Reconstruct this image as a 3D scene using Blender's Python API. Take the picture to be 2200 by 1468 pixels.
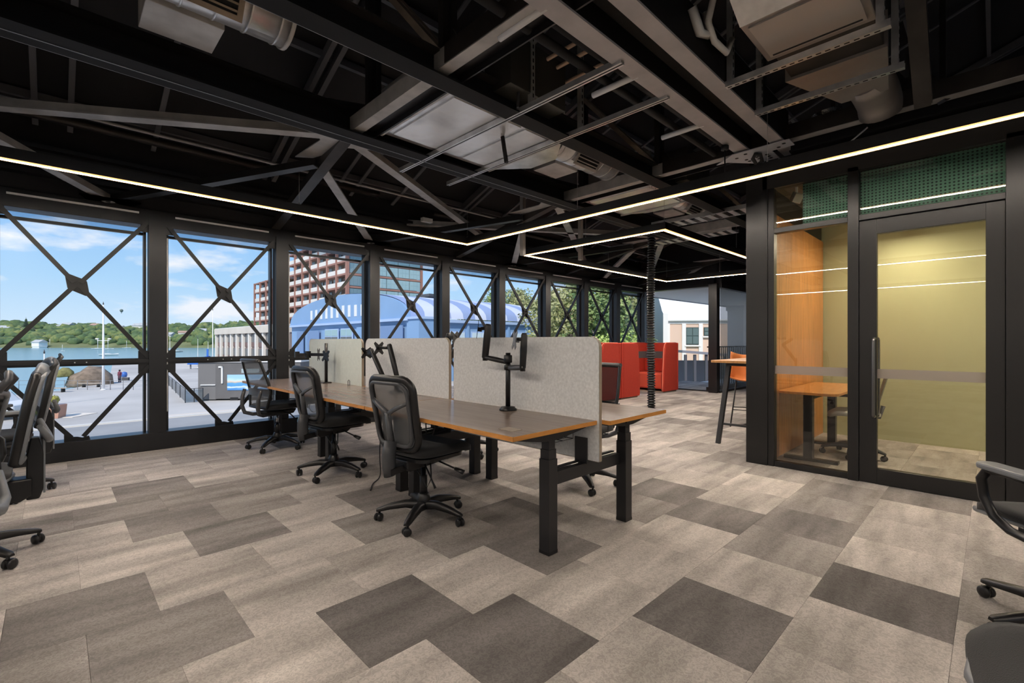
import bpy, bmesh, math, random
from mathutils import Vector, Matrix, Euler
random.seed(7)
R = math.radians
for o in list(bpy.data.objects): bpy.data.objects.remove(o)
SC = bpy.context.scene
COL = SC.collection

# ------------------------------------------------------------------ camera
H = 1.22                       # eye height above the carpet
FPX, CX, CY = 1010.0, 1100.0, 734.0
AZ = math.atan2(1036.0, 1010.0)
SA, CA = math.sin(AZ), math.cos(AZ)
cam_d = bpy.data.cameras.new('camera')
cam = bpy.data.objects.new('camera', cam_d); COL.objects.link(cam)
cam_d.sensor_width = 36.0; cam_d.lens = 36.0 * FPX / 2200.0
cam_d.clip_start = 0.05; cam_d.clip_end = 3000
cam.location = (0, 0, H)
fwd = Vector((CA, SA, 0)); rgt = Vector((SA, -CA, 0))
cam.rotation_euler = fwd.to_track_quat('-Z', 'Y').to_euler()
SC.camera = cam

# ------------------------------------------------------------------ world, sun, exposure
W = bpy.data.worlds.new('sky'); SC.world = W; W.use_nodes = True
nt = W.node_tree; nt.nodes.clear()
def wn(t, **k):
    n = nt.nodes.new(t)
    for a, b in k.items(): setattr(n, a, b)
    return n
out = wn('ShaderNodeOutputWorld'); bg = wn('ShaderNodeBackground')
tc = wn('ShaderNodeTexCoord'); sep = wn('ShaderNodeSeparateXYZ')
nt.links.new(tc.outputs['Generated'], sep.inputs[0])
ramp = wn('ShaderNodeValToRGB')
ramp.color_ramp.elements[0].position = 0.0; ramp.color_ramp.elements[0].color = (0.74, 0.88, 1.0, 1)
ramp.color_ramp.elements[1].position = 0.62; ramp.color_ramp.elements[1].color = (0.17, 0.36, 0.76, 1)
e = ramp.color_ramp.elements.new(0.10); e.color = (0.46, 0.72, 0.98, 1)
e = ramp.color_ramp.elements.new(0.24); e.color = (0.23, 0.51, 0.93, 1)
nt.links.new(sep.outputs['Z'], ramp.inputs[0])
mp = wn('ShaderNodeMapping'); mp.inputs['Scale'].default_value = (5.0, 5.0, 14.0); mp.inputs['Location'].default_value = (0.4, 2.3, 0.35)
nt.links.new(tc.outputs['Generated'], mp.inputs[0])
noi = wn('ShaderNodeTexNoise'); noi.inputs['Scale'].default_value = 1.1; noi.inputs['Detail'].default_value = 7; noi.inputs['Roughness'].default_value = 0.55
nt.links.new(mp.outputs[0], noi.inputs['Vector'])
cr = wn('ShaderNodeValToRGB'); cr.color_ramp.elements[0].position = 0.52; cr.color_ramp.elements[1].position = 0.64
nt.links.new(noi.outputs[0], cr.inputs[0])
mx = wn('ShaderNodeMixRGB'); mx.inputs['Color2'].default_value = (0.93, 0.95, 1.0, 1)
nt.links.new(cr.outputs[0], mx.inputs['Fac']); nt.links.new(ramp.outputs[0], mx.inputs['Color1'])
nt.links.new(mx.outputs[0], bg.inputs['Color']); bg.inputs['Strength'].default_value = 1.0
nt.links.new(bg.outputs[0], out.inputs[0])

sun_d = bpy.data.lights.new('sun', 'SUN'); sun_d.energy = 3.9; sun_d.angle = R(1.5); sun_d.color = (1.0, 0.91, 0.79)
sun = bpy.data.objects.new('sun', sun_d); COL.objects.link(sun)
sun.rotation_euler = Vector((0.62, 0.50, -0.72)).to_track_quat('-Z', 'Y').to_euler()
VS = SC.view_settings
VS.view_transform = 'Standard'; VS.look = 'None'; VS.gamma = 1.0; VS.exposure = 0.0; VS.use_curve_mapping = False
SC.cycles.use_denoising = True; SC.cycles.adaptive_threshold = 0.05
SC.cycles.max_bounces = 6; SC.cycles.diffuse_bounces = 4; SC.cycles.glossy_bounces = 3; SC.cycles.transmission_bounces = 3; SC.cycles.transparent_max_bounces = 12; SC.cycles.caustics_reflective = False; SC.cycles.caustics_refractive = False; SC.cycles.sample_clamp_indirect = 6.0
LED_POWER = 205.0

# ------------------------------------------------------------------ materials
MATS = {}
def mat(name, col, rough=0.6, metal=0.0, var=0.0, vscale=8.0, stretch=(1, 1, 1), bump=0.0, bscale=60.0, emit=None, estr=0.0, alpha=1.0, spec=0.5, coat=0.0, coords='Object', sheen=0.0):
    if name in MATS: return MATS[name]
    m = bpy.data.materials.new(name); m.use_nodes = True
    t = m.node_tree; b = t.nodes['Principled BSDF']
    b.inputs['Base Color'].default_value = (*col, 1); b.inputs['Roughness'].default_value = rough
    b.inputs['Metallic'].default_value = metal; b.inputs['Specular IOR Level'].default_value = spec
    b.inputs['Alpha'].default_value = alpha; b.inputs['Coat Weight'].default_value = coat
    b.inputs['Sheen Weight'].default_value = sheen
    if emit:
        b.inputs['Emission Color'].default_value = (*emit, 1); b.inputs['Emission Strength'].default_value = estr
    if var or bump:
        c = t.nodes.new('ShaderNodeTexCoord'); mp = t.nodes.new('ShaderNodeMapping'); mp.inputs['Scale'].default_value = stretch
        t.links.new(c.outputs[coords], mp.inputs[0])
    if var:
        n = t.nodes.new('ShaderNodeTexNoise'); n.inputs['Scale'].default_value = vscale; n.inputs['Detail'].default_value = 5
        t.links.new(mp.outputs[0], n.inputs['Vector'])
        mr = t.nodes.new('ShaderNodeMapRange'); mr.inputs[1].default_value = 0.3; mr.inputs[2].default_value = 0.7
        mr.inputs[3].default_value = 1 - var; mr.inputs[4].default_value = 1 + var
        t.links.new(n.outputs[0], mr.inputs[0])
        mu = t.nodes.new('ShaderNodeMixRGB'); mu.blend_type = 'MULTIPLY'; mu.inputs[0].default_value = 1; mu.inputs[1].default_value = (*col, 1)
        t.links.new(mr.outputs[0], mu.inputs[2]); t.links.new(mu.outputs[0], b.inputs['Base Color'])
    if bump:
        n2 = t.nodes.new('ShaderNodeTexNoise'); n2.inputs['Scale'].default_value = bscale; n2.inputs['Detail'].default_value = 3
        t.links.new(mp.outputs[0], n2.inputs['Vector'])
        bp = t.nodes.new('ShaderNodeBump'); bp.inputs['Strength'].default_value = bump; bp.inputs['Distance'].default_value = 0.01
        t.links.new(n2.outputs[0], bp.inputs['Height']); t.links.new(bp.outputs[0], b.inputs['Normal'])
    MATS[name] = m
    return m

def glass(name, tint=(1, 1, 1), refl=0.06, rough=0.0):
    if name in MATS: return MATS[name]
    m = bpy.data.materials.new(name); m.use_nodes = True; t = m.node_tree; t.nodes.clear()
    o = t.nodes.new('ShaderNodeOutputMaterial'); tr = t.nodes.new('ShaderNodeBsdfTransparent'); tr.inputs[0].default_value = (*tint, 1)
    gl = t.nodes.new('ShaderNodeBsdfGlossy'); gl.inputs['Roughness'].default_value = rough
    lw = t.nodes.new('ShaderNodeLayerWeight'); lw.inputs[0].default_value = 0.12
    mr = t.nodes.new('ShaderNodeMapRange'); mr.inputs[3].default_value = refl; mr.inputs[4].default_value = 0.75
    mix = t.nodes.new('ShaderNodeMixShader')
    t.links.new(lw.outputs['Fresnel'], mr.inputs[0]); t.links.new(mr.outputs[0], mix.inputs[0])
    t.links.new(tr.outputs[0], mix.inputs[1]); t.links.new(gl.outputs[0], mix.inputs[2]); t.links.new(mix.outputs[0], o.inputs[0])
    MATS[name] = m
    return m

def mesh_fabric(name, col, alpha):
    """open-weave chair mesh: see-through fabric"""
    m = mat(name, col, 0.8, alpha=alpha)
    return m

BLACK = mat('black_steel', (0.0075, 0.0075, 0.0085), 0.42, var=0.25, vscale=3)
BLACKM = mat('black_matt', (0.006, 0.006, 0.007), 0.7)
ROOFM = mat('black_roof', (0.009, 0.009, 0.011), 0.75, var=0.2, vscale=2)
WALLSTEEL = mat('black_wall_steel', (0.0105, 0.0105, 0.012), 0.36, var=0.3, vscale=4, stretch=(1, 1, .3))
GREYST = mat('grey_painted_steel', (0.42, 0.41, 0.395), 0.45, 0.25, var=0.25, vscale=5)
DARKST = mat('dark_bronze_steel', (0.035, 0.031, 0.028), 0.42, 0.4, var=0.35, vscale=5)
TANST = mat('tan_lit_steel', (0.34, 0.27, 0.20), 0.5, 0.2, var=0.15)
GALV = mat('galvanised', (0.78, 0.775, 0.77), 0.30, 0.72, var=0.22, vscale=6, bump=0.05, bscale=9)
GALVD = mat('galvanised_dull', (0.56, 0.55, 0.535), 0.5, 0.5, var=0.2, vscale=5)
COPPER = mat('copper_pipe', (0.80, 0.58, 0.42), 0.4, 0.2)
PLAST = mat('black_plastic', (0.009, 0.009, 0.010), 0.38, var=0.15)
RUBBER = mat('caster_plastic', (0.012, 0.012, 0.013), 0.3)
FABRIC = mat('black_fabric', (0.0085, 0.009, 0.0105), 0.85, bump=0.25, bscale=400, sheen=0.15)
GREYP = mat('grey_plastic', (0.20, 0.21, 0.225), 0.4)
BEAM = mat('beam_black', (0.0065, 0.0065, 0.007), 0.62, spec=0.22)
GREYPD = mat('charcoal_plastic', (0.060, 0.062, 0.068), 0.38)
MESHG = mesh_fabric('grey_mesh', (0.13, 0.133, 0.138), 0.76)
MESHB = mesh_fabric('black_mesh', (0.009, 0.008, 0.009), 0.86)
WHITE = mat('white_paint', (0.80, 0.80, 0.79), 0.6)
WHITEP = mat('white_plastic', (0.85, 0.84, 0.80), 0.4)
WHITEL = mat('white_matt_trim', (0.90, 0.89, 0.87), 0.5)

# ------------------------------------------------------------------ mesh helpers
class MB:
    def __init__(s): s.v = []; s.f = []; s.sm = []
    def add(s, vs, fs, smooth=False):
        n = len(s.v); s.v += [tuple(p) for p in vs]
        for f in fs: s.f.append(tuple(i + n for i in f)); s.sm.append(smooth)
        return s
    def box(s, c, d, rot=None):
        hx, hy, hz = d[0] / 2, d[1] / 2, d[2] / 2
        vs = [Vector((x, y, z)) for x in (-hx, hx) for y in (-hy, hy) for z in (-hz, hz)]
        if rot is not None: vs = [rot @ v for v in vs]
        return s.add([v + Vector(c) for v in vs], [(0, 1, 3, 2), (4, 6, 7, 5), (0, 4, 5, 1), (2, 3, 7, 6), (0, 2, 6, 4), (1, 5, 7, 3)])
    def bx(s, x0, x1, y0, y1, z0, z1):
        return s.box(((x0 + x1) / 2, (y0 + y1) / 2, (z0 + z1) / 2), (abs(x1 - x0), abs(y1 - y0), abs(z1 - z0)))
    def bar(s, p0, p1, w, h, up=(0, 0, 1)):
        p0 = Vector(p0); p1 = Vector(p1); d = (p1 - p0); L = d.length; d.normalize(); u = Vector(up)
        if abs(d.dot(u)) > 0.98: u = Vector((1, 0, 0)) if abs(d.x) < 0.9 else Vector((0, 1, 0))
        sx = d.cross(u).normalized(); sz = sx.cross(d).normalized()
        m = Matrix((sx, d, sz)).transposed()
        return s.box((p0 + p1) / 2, (w, L, h), m)
    def tube(s, pts, r, n=8, closed=False, flat=1.0, up=None, smooth=True, cap=True):
        pts = [Vector(p) for p in pts]; N = len(pts)
        rr = r if isinstance(r, (list, tuple)) else [r] * N
        vs = []; prev = None
        for i, p in enumerate(pts):
            if closed: t = (pts[(i + 1) % N] - pts[i - 1])
            else: t = (pts[min(i + 1, N - 1)] - pts[max(i - 1, 0)])
            t.normalize()
            if up is not None:
                a = t.cross(Vector(up))
                if a.length < 1e-4: a = t.orthogonal()
                a.normalize()
            elif prev is None: a = t.orthogonal().normalized()
            else:
                a = prev - t * prev.dot(t)
                a = t.orthogonal().normalized() if a.length < 1e-5 else a.normalized()
            prev = a; b = t.cross(a)
            for k in range(n):
                th = 2 * math.pi * k / n
                vs.append(p + a * (math.cos(th) * rr[i]) + b * (math.sin(th) * rr[i] * flat))
        fs = []
        for i in range(N if closed else N - 1):
            j = (i + 1) % N
            for k in range(n): fs.append((i * n + k, i * n + (k + 1) % n, j * n + (k + 1) % n, j * n + k))
        s.add(vs, fs, smooth)
        if cap and not closed:
            m = len(s.v) - len(vs)
            s.f.append(tuple(m + k for k in reversed(range(n)))); s.sm.append(False)
            s.f.append(tuple(m + (N - 1) * n + k for k in range(n))); s.sm.append(False)
        return s
    def prism(s, poly, o, ax, ay, az, d0, d1):
        """poly in the (ax, ay) plane, extruded along az from d0 to d1"""
        o = Vector(o); ax = Vector(ax); ay = Vector(ay); az = Vector(az); n = len(poly)
        vs = [o + ax * p[0] + ay * p[1] + az * d for d in (d0, d1) for p in poly]
        fs = [tuple(reversed(range(n))), tuple(range(n, 2 * n))] + [(i, (i + 1) % n, n + (i + 1) % n, n + i) for i in range(n)]
        return s.add(vs, fs)
    def lathe(s, prof, n=20, o=(0, 0, 0), m=None, smooth=True):
        vs = []; o = Vector(o)
        for r, z in prof:
            for k in range(n):
                th = 2 * math.pi * k / n; v = Vector((r * math.cos(th), r * math.sin(th), z))
                if m is not None: v = m @ v
                vs.append(v + o)
        fs = [(i * n + k, i * n + (k + 1) % n, (i + 1) * n + (k + 1) % n, (i + 1) * n + k) for i in range(len(prof) - 1) for k in range(n)]
        fs2 = [tuple(reversed(range(n))), tuple((len(prof) - 1) * n + k for k in range(n))]
        k0 = len(s.f); s.add(vs, fs, smooth)
        base = len(s.v) - len(vs)
        for f in fs2: s.f.append(tuple(base + i for i in f)); s.sm.append(False)
        return s
    def grid(s, P, smooth=True, closed_u=False):
        """P[i][j] points"""
        nu = len(P); nv = len(P[0]); vs = [p for row in P for p in row]
        fs = [(i * nv + j, i * nv + j + 1, ((i + 1) % nu) * nv + j + 1, ((i + 1) % nu) * nv + j) for i in range(nu if closed_u else nu - 1) for j in range(nv - 1)]
        return s.add(vs, fs, smooth)
    def mesh(s, name):
        me = bpy.data.meshes.new(name); me.from_pydata(s.v, [], s.f); me.polygons.foreach_set('use_smooth', s.sm); me.update()
        return me
    def build(s, name, m, parent=None, bevel=0.0, fix=True):
        me = s.mesh(name)
        if fix:
            bm = bmesh.new(); bm.from_mesh(me); bmesh.ops.recalc_face_normals(bm, faces=bm.faces); bm.to_mesh(me); bm.free()
        return link(name, me, m, parent, bevel)

def link(name, me, m, parent=None, bevel=0.0):
    o = bpy.data.objects.new(name, me); COL.objects.link(o)
    if m is not None and not me.materials: me.materials.append(m)
    if parent is not None: o.parent = parent
    if bevel:
        b = o.modifiers.new('bevel', 'BEVEL'); b.width = bevel; b.segments = 2; b.limit_method = 'ANGLE'; b.angle_limit = R(50)
    return o
def tag(o, label, cat, group=None, kind=None):
    o['label'] = label; o['category'] = cat
    if group: o['group'] = group
    if kind: o['kind'] = kind
    return o
def empty(name, loc=(0, 0, 0), rz=0.0, label=None, cat=None, group=None):
    o = bpy.data.objects.new(name, None); o.empty_display_size = 0.1; COL.objects.link(o)
    o.location = loc; o.rotation_euler = (0, 0, rz)
    if label: tag(o, label, cat, group)
    return o
def struct(o): o['kind'] = 'structure'; return o
def copy_tree(o, parent=None):
    c = o.copy(); COL.objects.link(c); c.parent = parent
    for ch in list(o.children): copy_tree(ch, c)
    return c
def rrect(w, h, r, n=6, r2=None):
    """rounded rectangle outline, centred"""
    pts = []
    rs = [r, r, r2 if r2 is not None else r, r2 if r2 is not None else r]
    for (sx, sy, a0, rr) in ((1, 1, 0, rs[0]), (-1, 1, 90, rs[1]), (-1, -1, 180, rs[2]), (1, -1, 270, rs[3])):
        for k in range(n + 1):
            a = R(a0 + 90 * k / n); pts.append((sx * (w / 2 - rr) + rr * math.cos(a), sy * (h / 2 - rr) + rr * math.sin(a)))
    return pts
def arc(c, r, a0, a1, n, f):
    return [f(c[0] + r * math.cos(R(a0 + (a1 - a0) * i / n)), c[1] + r * math.sin(R(a0 + (a1 - a0) * i / n))) for i in range(n + 1)]
GZ = -4.28                                     # plaza level outside (the office is one floor up)
def ray(px, py):
    a = (px - CX) / FPX; return Vector((a * SA + CA, -a * CA + SA, -(py - CY) / FPX))
def gp(px, py, z=GZ):
    d = ray(px, py); t = (z - H) / d.z; return Vector((0, 0, H)) + d * t
def at(px, w, z=0.0):
    d = ray(px, CY); return Vector((d.x * w, d.y * w, z))
def zat(py, w): return H - (py - CY) * w / FPX
# ================================================================== ROOM SHELL
YW = 6.58                     # inner face of the braced window wall
def roofz(y): return 3.42 + 0.38 * (6.72 - y) if y > -1.0 else 3.42 + 0.38 * (y + 8.72)
X0, X1, Y0, Y1 = -8.0, 14.0, -8.7, 6.72

# ---- floor: slab + carpet tiles
carpet_nodes = {}
def carpet(name, use_attr):
    m = bpy.data.materials.new(name); m.use_nodes = True; t = m.node_tree; b = t.nodes['Principled BSDF']
    b.inputs['Roughness'].default_value = 0.95; b.inputs['Specular IOR Level'].default_value = 0.15
    tc = t.nodes.new('ShaderNodeTexCoord'); oi = t.nodes.new('ShaderNodeObjectInfo')
    L = t.links.new
    add = t.nodes.new('ShaderNodeVectorMath'); add.operation = 'ADD'
    rv = t.nodes.new('ShaderNodeVectorMath'); rv.operation = 'SCALE'; rv.inputs[0].default_value = (17.0, 31.0, 5.0)
    L(oi.outputs['Random'], rv.inputs['Scale']); L(tc.outputs['Object'], add.inputs[0]); L(rv.outputs[0], add.inputs[1])
    mp = t.nodes.new('ShaderNodeMapping'); mp.inputs['Scale'].default_value = (0.9, 4.2, 1); L(add.outputs[0], mp.inputs[0])
    n1 = t.nodes.new('ShaderNodeTexNoise'); n1.inputs['Scale'].default_value = 1.5; n1.inputs['Detail'].default_value = 3; L(mp.outputs[0], n1.inputs['Vector'])
    r1 = t.nodes.new('ShaderNodeMapRange'); r1.inputs[1].default_value = 0.3; r1.inputs[2].default_value = 0.7; r1.inputs[3].default_value = 0.66; r1.inputs[4].default_value = 1.26
    L(n1.outputs[0], r1.inputs[0])
    # worm-like loop pile: distorted noise contour lines
    n2 = t.nodes.new('ShaderNodeTexNoise'); n2.inputs['Scale'].default_value = 48; n2.inputs['Detail'].default_value = 1.5; n2.inputs['Distortion'].default_value = 1.2; L(add.outputs[0], n2.inputs['Vector'])
    m1 = t.nodes.new('ShaderNodeMath'); m1.operation = 'SUBTRACT'; m1.inputs[1].default_value = 0.5; L(n2.outputs[0], m1.inputs[0])
    m2 = t.nodes.new('ShaderNodeMath'); m2.operation = 'ABSOLUTE'; L(m1.outputs[0], m2.inputs[0])
    r2 = t.nodes.new('ShaderNodeMapRange'); r2.inputs[1].default_value = 0.0; r2.inputs[2].default_value = 0.12; r2.inputs[3].default_value = 1.14; r2.inputs[4].default_value = 0.86; L(m2.outputs[0], r2.inputs[0])
    mul = t.nodes.new('ShaderNodeMath'); mul.operation = 'MULTIPLY'; L(r1.outputs[0], mul.inputs[0]); L(r2.outputs[0], mul.inputs[1])
    mix = t.nodes.new('ShaderNodeMixRGB'); mix.blend_type = 'MULTIPLY'; mix.inputs[0].default_value = 1
    if use_attr:
        at_ = t.nodes.new('ShaderNodeAttribute'); at_.attribute_name = 'tint'; L(at_.outputs['Color'], mix.inputs[1])
    else: L(oi.outputs['Color'], mix.inputs[1])
    L(mul.outputs[0], mix.inputs[2]); L(mix.outputs[0], b.inputs['Base Color'])
    bp = t.nodes.new('ShaderNodeBump'); bp.inputs['Strength'].default_value = 0.35; bp.inputs['Distance'].default_value = 0.004
    L(r2.outputs[0], bp.inputs['Height']); L(bp.outputs[0], b.inputs['Normal'])
    return m
CARP = carpet('carpet_tile_pile', False); CARPA = carpet('carpet_tile_pile_far', True)
fl = MB().bx(X0, X1, Y0, Y1, -0.25, -0.006).build('floor', mat('floor_screed', (0.14, 0.125, 0.115), 0.9)); struct(fl)
PX, PY = 0.499, 0.504
def tile_tint(s):
    return (0.415 * s, 0.378 * s, 0.348 * s + 0.008 * (1 - s), 1)
# tones read off the photograph for the tiles that stand out: (row, column) -> tone
TONES = {}
def cell(px, py):
    p = gp(px, py, 0.0); r = math.floor((p.y - 0.115) / PY); off = 0.345 if r % 2 else 0.595
    return r, math.floor((p.x - off) / PX)
for tone, pts in (
    (0.42, ((850, 1330), (1120, 1395), (1545, 1350), (1900, 1290))),
    (0.52, ((280, 1290), (1120, 1085), (1180, 1160), (300, 1420), (1530, 1105), (1395, 1060))),
    (0.60, ((400, 1110), (520, 1145), (355, 1047), (60, 1300), (450, 1360), (840, 1040), (980, 1120), (1720, 1150), (1030, 1030), (1740, 1000), (1960, 1080))),
    (0.72, ((480, 1060), (240, 1000), (900, 1120), (600, 1030), (1650, 1180), (1600, 990), (700, 1100), (1300, 1090), (1900, 1420), (2110, 1240))),
    (1.18, ((300, 1000), (430, 1010), (150, 1240), (600, 1400), (1080, 1230), (1300, 1250), (1500, 1180), (1700, 1230), (1800, 1370), (1850, 1180), (1650, 1060), (1480, 1010), (350, 1160), (700, 1180))),
    (1.05, ((980, 1430), (1400, 1430), (1250, 1430), (760, 1240), (560, 1250), (1980, 1120), (2150, 1100), (640, 1085)))):
    for p in pts: TONES[cell(*p)] = tone
tile_me = MB().box((0, 0, -0.003), (PX - 0.0012, PY - 0.0012, 0.006)).mesh('carpet_tile'); tile_me.materials.append(CARP)
tiles = []
rows = range(math.floor((Y0 - 0.115) / PY), math.floor((Y1 - 0.115) / PY) + 1)
for r in rows:
    off = 0.345 if r % 2 else 0.595
    for c in range(math.floor((X0 - off) / PX), math.floor((X1 - off) / PX) + 1):
        x = off + (c + 0.5) * PX; y = 0.115 + (r + 0.5) * PY
        w = x * CA + y * SA; s = x * SA - y * CA
        rr = random.random()
        tone = TONES.get((r, c), 0.66 if rr < 0.12 else 0.82 if rr < 0.35 else 1.0 if rr < 0.7 else 1.12)
        vis = w > 0.9 and abs(s) / w < 1.16 and y < 6.6 and not (x > 7.6 and y < 1.6)
        tiles.append((-1.0 / (w ** 3) if vis else 0.0, x, y, tone, rr))
tiles.sort()
for i, (k, x, y, tone, rr) in enumerate(tiles):
    if i < 299 and k < 0:
        o = bpy.data.objects.new('carpet_tile', tile_me); COL.objects.link(o); o.parent = fl
        o.location = (x, y, 0); o.color = tile_tint(tone)
        if rr * 10 % 1 < 0.5: o.rotation_euler.z = math.pi
rest = MB(); tints = []
for (k, x, y, tone, rr) in tiles[299:]:
    x0, x1 = max(x - PX / 2 + .001, X0), min(x + PX / 2 - .001, X1); y0, y1 = max(y - PY / 2 + .001, Y0), min(y + PY / 2 - .001, Y1)
    if x1 <= x0 or y1 <= y0: continue
    rest.bx(x0, x1, y0, y1, -0.006, 0); tints += [tile_tint(tone)] * 6
ro = rest.build('carpet_tile_field', CARPA, fl); ro['kind'] = 'stuff'
ca_ = ro.data.attributes.new('tint', 'FLOAT_COLOR', 'FACE')
for i, tt in enumerate(tints): ca_.data[i].color = tt

# ---- roof (ceiling): dark sheet in two slopes with purlins
m = MB()
for (ya, yb) in ((Y1 + 0.3, -1.0), (-1.0, Y0 - 0.3)):
    za, zb = roofz(ya), roofz(yb)
    m.add([(X0, ya, za), (X1, ya, za), (X1, yb, zb), (X0, yb, zb), (X0, ya, za + .12), (X1, ya, za + .12), (X1, yb, zb + .12), (X0, yb, zb + .12)],
          [(0, 1, 2, 3), (4, 7, 6, 5), (0, 4, 5, 1), (2, 6, 7, 3), (0, 3, 7, 4), (1, 5, 6, 2)])
ceil = struct(m.build('ceiling', ROOFM))
PURL = mat('purlin_steel', (0.13, 0.13, 0.142), 0.45)
for i, y in enumerate([6.3 - 0.78 * k for k in range(10)] + [-1.9 - 0.9 * k for k in range(7)]):
    z = roofz(y) - 0.035
    MB().bx(X0 + .05, X1 - .05, y - 0.025, y + 0.025, z - 0.05, z + 0.02).build('purlin', PURL, ceil)

for x in (-.13, .12, .80, 2.87, 3.12, 3.80, 5.87, 6.8, 8.9, -2.2, -3.1):
    MB().bar((x, 6.6, roofz(6.6) - .10), (x, -.9, roofz(-.9) - .10), .045, .02).build('secondary_rafter', PURL, ceil)
# ---- walls that close the room behind the camera and at both ends
def wallbox(name, *a, mtl=None): return struct(MB().bx(*a).build(name, mtl or WALLSTEEL))
PALEW = mat('pale_wall_paint', (0.62, 0.60, 0.56), 0.8)
wb = empty('wall_back', (0, 0, 0)); struct(wb)
MB().bx(X0, X1, Y0 - .15, Y0, 0, 0.9).build('low_wall', PALEW, wb); MB().bx(X0, X1, Y0 - .15, Y0, 2.6, 3.5).build('high_wall', PALEW, wb)
for k in range(12):
    x = X0 + k * (X1 - X0) / 11; MB().bx(max(x - .12, X0), min(x + .12, X1), Y0 - .15, Y0, 0.9, 2.6).build('pier', PALEW, wb)  # gaps between piers are unseen openings added to let daylight in
wl = empty('wall_left', (0, 0, 0)); struct(wl)
m = MB(); m.prism([(Y0, 0), (Y1, 0), (Y1, roofz(Y1)), (-1.0, roofz(-1.0)), (Y0, roofz(Y0))], (X0, 0, 0), (0, 1, 0), (0, 0, 1), (1, 0, 0), -0.15, 0.0); m.build('gable_panel', PALEW, wl)
wr = empty('wall_right', (0, 0, 0)); struct(wr)
m = MB(); m.prism([(Y0, 0), (4.64, 0), (4.64, roofz(4.64)), (-1.0, roofz(-1.0)), (Y0, roofz(Y0))], (X1, 0, 0), (0, 1, 0), (0, 0, 1), (1, 0, 0), 0.0, 0.15); m.build('gable_panel', ROOFM, wr)

# ---- braced window wall
wf = empty('wall_front', (0, 0, 0)); struct(wf)
MB().bx(X0, 11.56, 6.57, 6.80, 0, 0.195).build('sill', WALLSTEEL, wf, 0.004)
MB().bx(X0, 11.56, 6.60, 6.84, 2.52, 2.70).build('head_beam', WALLSTEEL, wf, 0.004)
MB().bx(X0, 11.56, 6.64, 6.84, 2.70, 3.44).build('upper_wall', ROOFM, wf)
MB().bx(X0, 11.56, 6.52, 6.64, 2.86, 2.90).build('wall_rail', BLACK, wf); MB().bx(X0, 11.56, 6.54, 6.64, 3.12, 3.16).build('wall_rail', BLACK, wf)
XC = lambda k: 0.84 + 1.33 * k
col_bm = MB().bx(-.078, .078, 6.58, 6.595, .195, 2.60).bx(-.078, .078, 6.715, 6.73, .195, 2.60).bx(-.012, .012, 6.595, 6.715, .195, 2.60).bx(-.078, -.064, 6.60, 6.715, .195, 2.55).bx(.064, .078, 6.60, 6.715, .195, 2.55)
col_me = col_bm.mesh('column'); col_me.materials.append(WALLSTEEL)
plate_me = MB().bx(-.17, .17, 6.612, 6.622, .865, 1.118).bx(-.15, .15, 6.612, 6.622, 2.44, 2.56).mesh('gusset_plate'); plate_me.materials.append(BLACK)
jamb_me = MB().bx(-.115, -.09, 6.70, 6.78, .195, 2.52).bx(.09, .115, 6.70, 6.78, .195, 2.52).mesh('window_jamb'); jamb_me.materials.append(BLACK)
track_me = MB().bx(.086, .096, 6.60, 6.606, .42, 2.40).mesh('blind_track'); track_me.materials.append(GALVD)
for k in range(-6, 9):
    for nm, me in (('column', col_me), ('gusset_plate', plate_me), ('window_jamb', jamb_me), ('blind_track', track_me)):
        o = bpy.data.objects.new(nm, me); COL.objects.link(o); o.parent = wf; o.location.x = XC(k)
WGL = glass('window_glass', (0.97, 0.985, 1.0), 0.004, 0.22)
VGL = glass('vent_glass', (0.72, 0.78, 0.84), 0.05)
mx_ = XC(0) - 0.665; HB = 0.665
bw = {}
def brace(p0, p1): return MB().bar((p0[0], 6.618, p0[1]), (p1[0], 6.618, p1[1]), 0.014, 0.05, (0, 1, 0)).bar((p0[0], 6.598, p0[1]), (p1[0], 6.598, p1[1]), 0.04, 0.012, (0, 1, 0))
br_parts = []
for sx in (-1, 1):
    br_parts.append(brace((sx * 0.025, 1.83), (sx * 0.56, 2.53)))
    br_parts.append(brace((sx * 0.025, 1.79), (sx * 0.585, 1.04)))
    br_parts.append(brace((sx * 0.59, 0.95), (sx * 0.045, 0.235)))
br_me = [b.mesh('brace_bar') for b in br_parts]
node_me = MB().prism([(-.095, .095), (-.065, .105), (.065, .05), (.075, .035), (.095, -.10), (.065, -.115), (-.06, -.055), (-.075, -.04)], (0, 6.63, 1.81), (1, 0, 0), (0, 0, 1), (0, 1, 0), -0.012, 0.0).mesh('node_plate')
foot_me = MB().prism([(-.10, .195), (.10, .195), (.09, .235), (.04, .222), (0, .235), (-.05, .24), (-.10, .275)], (0, 6.63, 0), (1, 0, 0), (0, 0, 1), (0, 1, 0), -0.02, 0.0).mesh('foot_plate')
rail_me = MB().bx(-.60, .60, 6.59, 6.64, .985, 1.02).bx(-.60, .60, 6.625, 6.635, .965, 1.035).mesh('mid_rail')
tbar_me = MB().bx(-.56, .56, 6.735, 6.775, 2.425, 2.455).mesh('transom_bar')
pane_me = MB().bx(-.56, .56, 6.754, 6.760, .195, 2.43).mesh('pane'); pane_me.materials.append(WGL)
vent_me = MB().bx(-.56, .56, 6.754, 6.760, 2.452, 2.52).mesh('vent_pane'); vent_me.materials.append(VGL)
strip_me = MB().bx(-.50, .50, 6.586, 6.600, 2.636, 2.655).mesh('head_strip'); strip_me.materials.append(WHITEL)
bolt_me = MB()
for bxx in (-.18, -.02, .07): bolt_me.lathe([(.006, 0), (.006, .006)], 8, (bxx, 6.59, 1.003), Matrix.Rotation(R(90), 3, 'X'))
bolt_me = bolt_me.mesh('rail_bolt'); bolt_me.materials.append(GALV)
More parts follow.
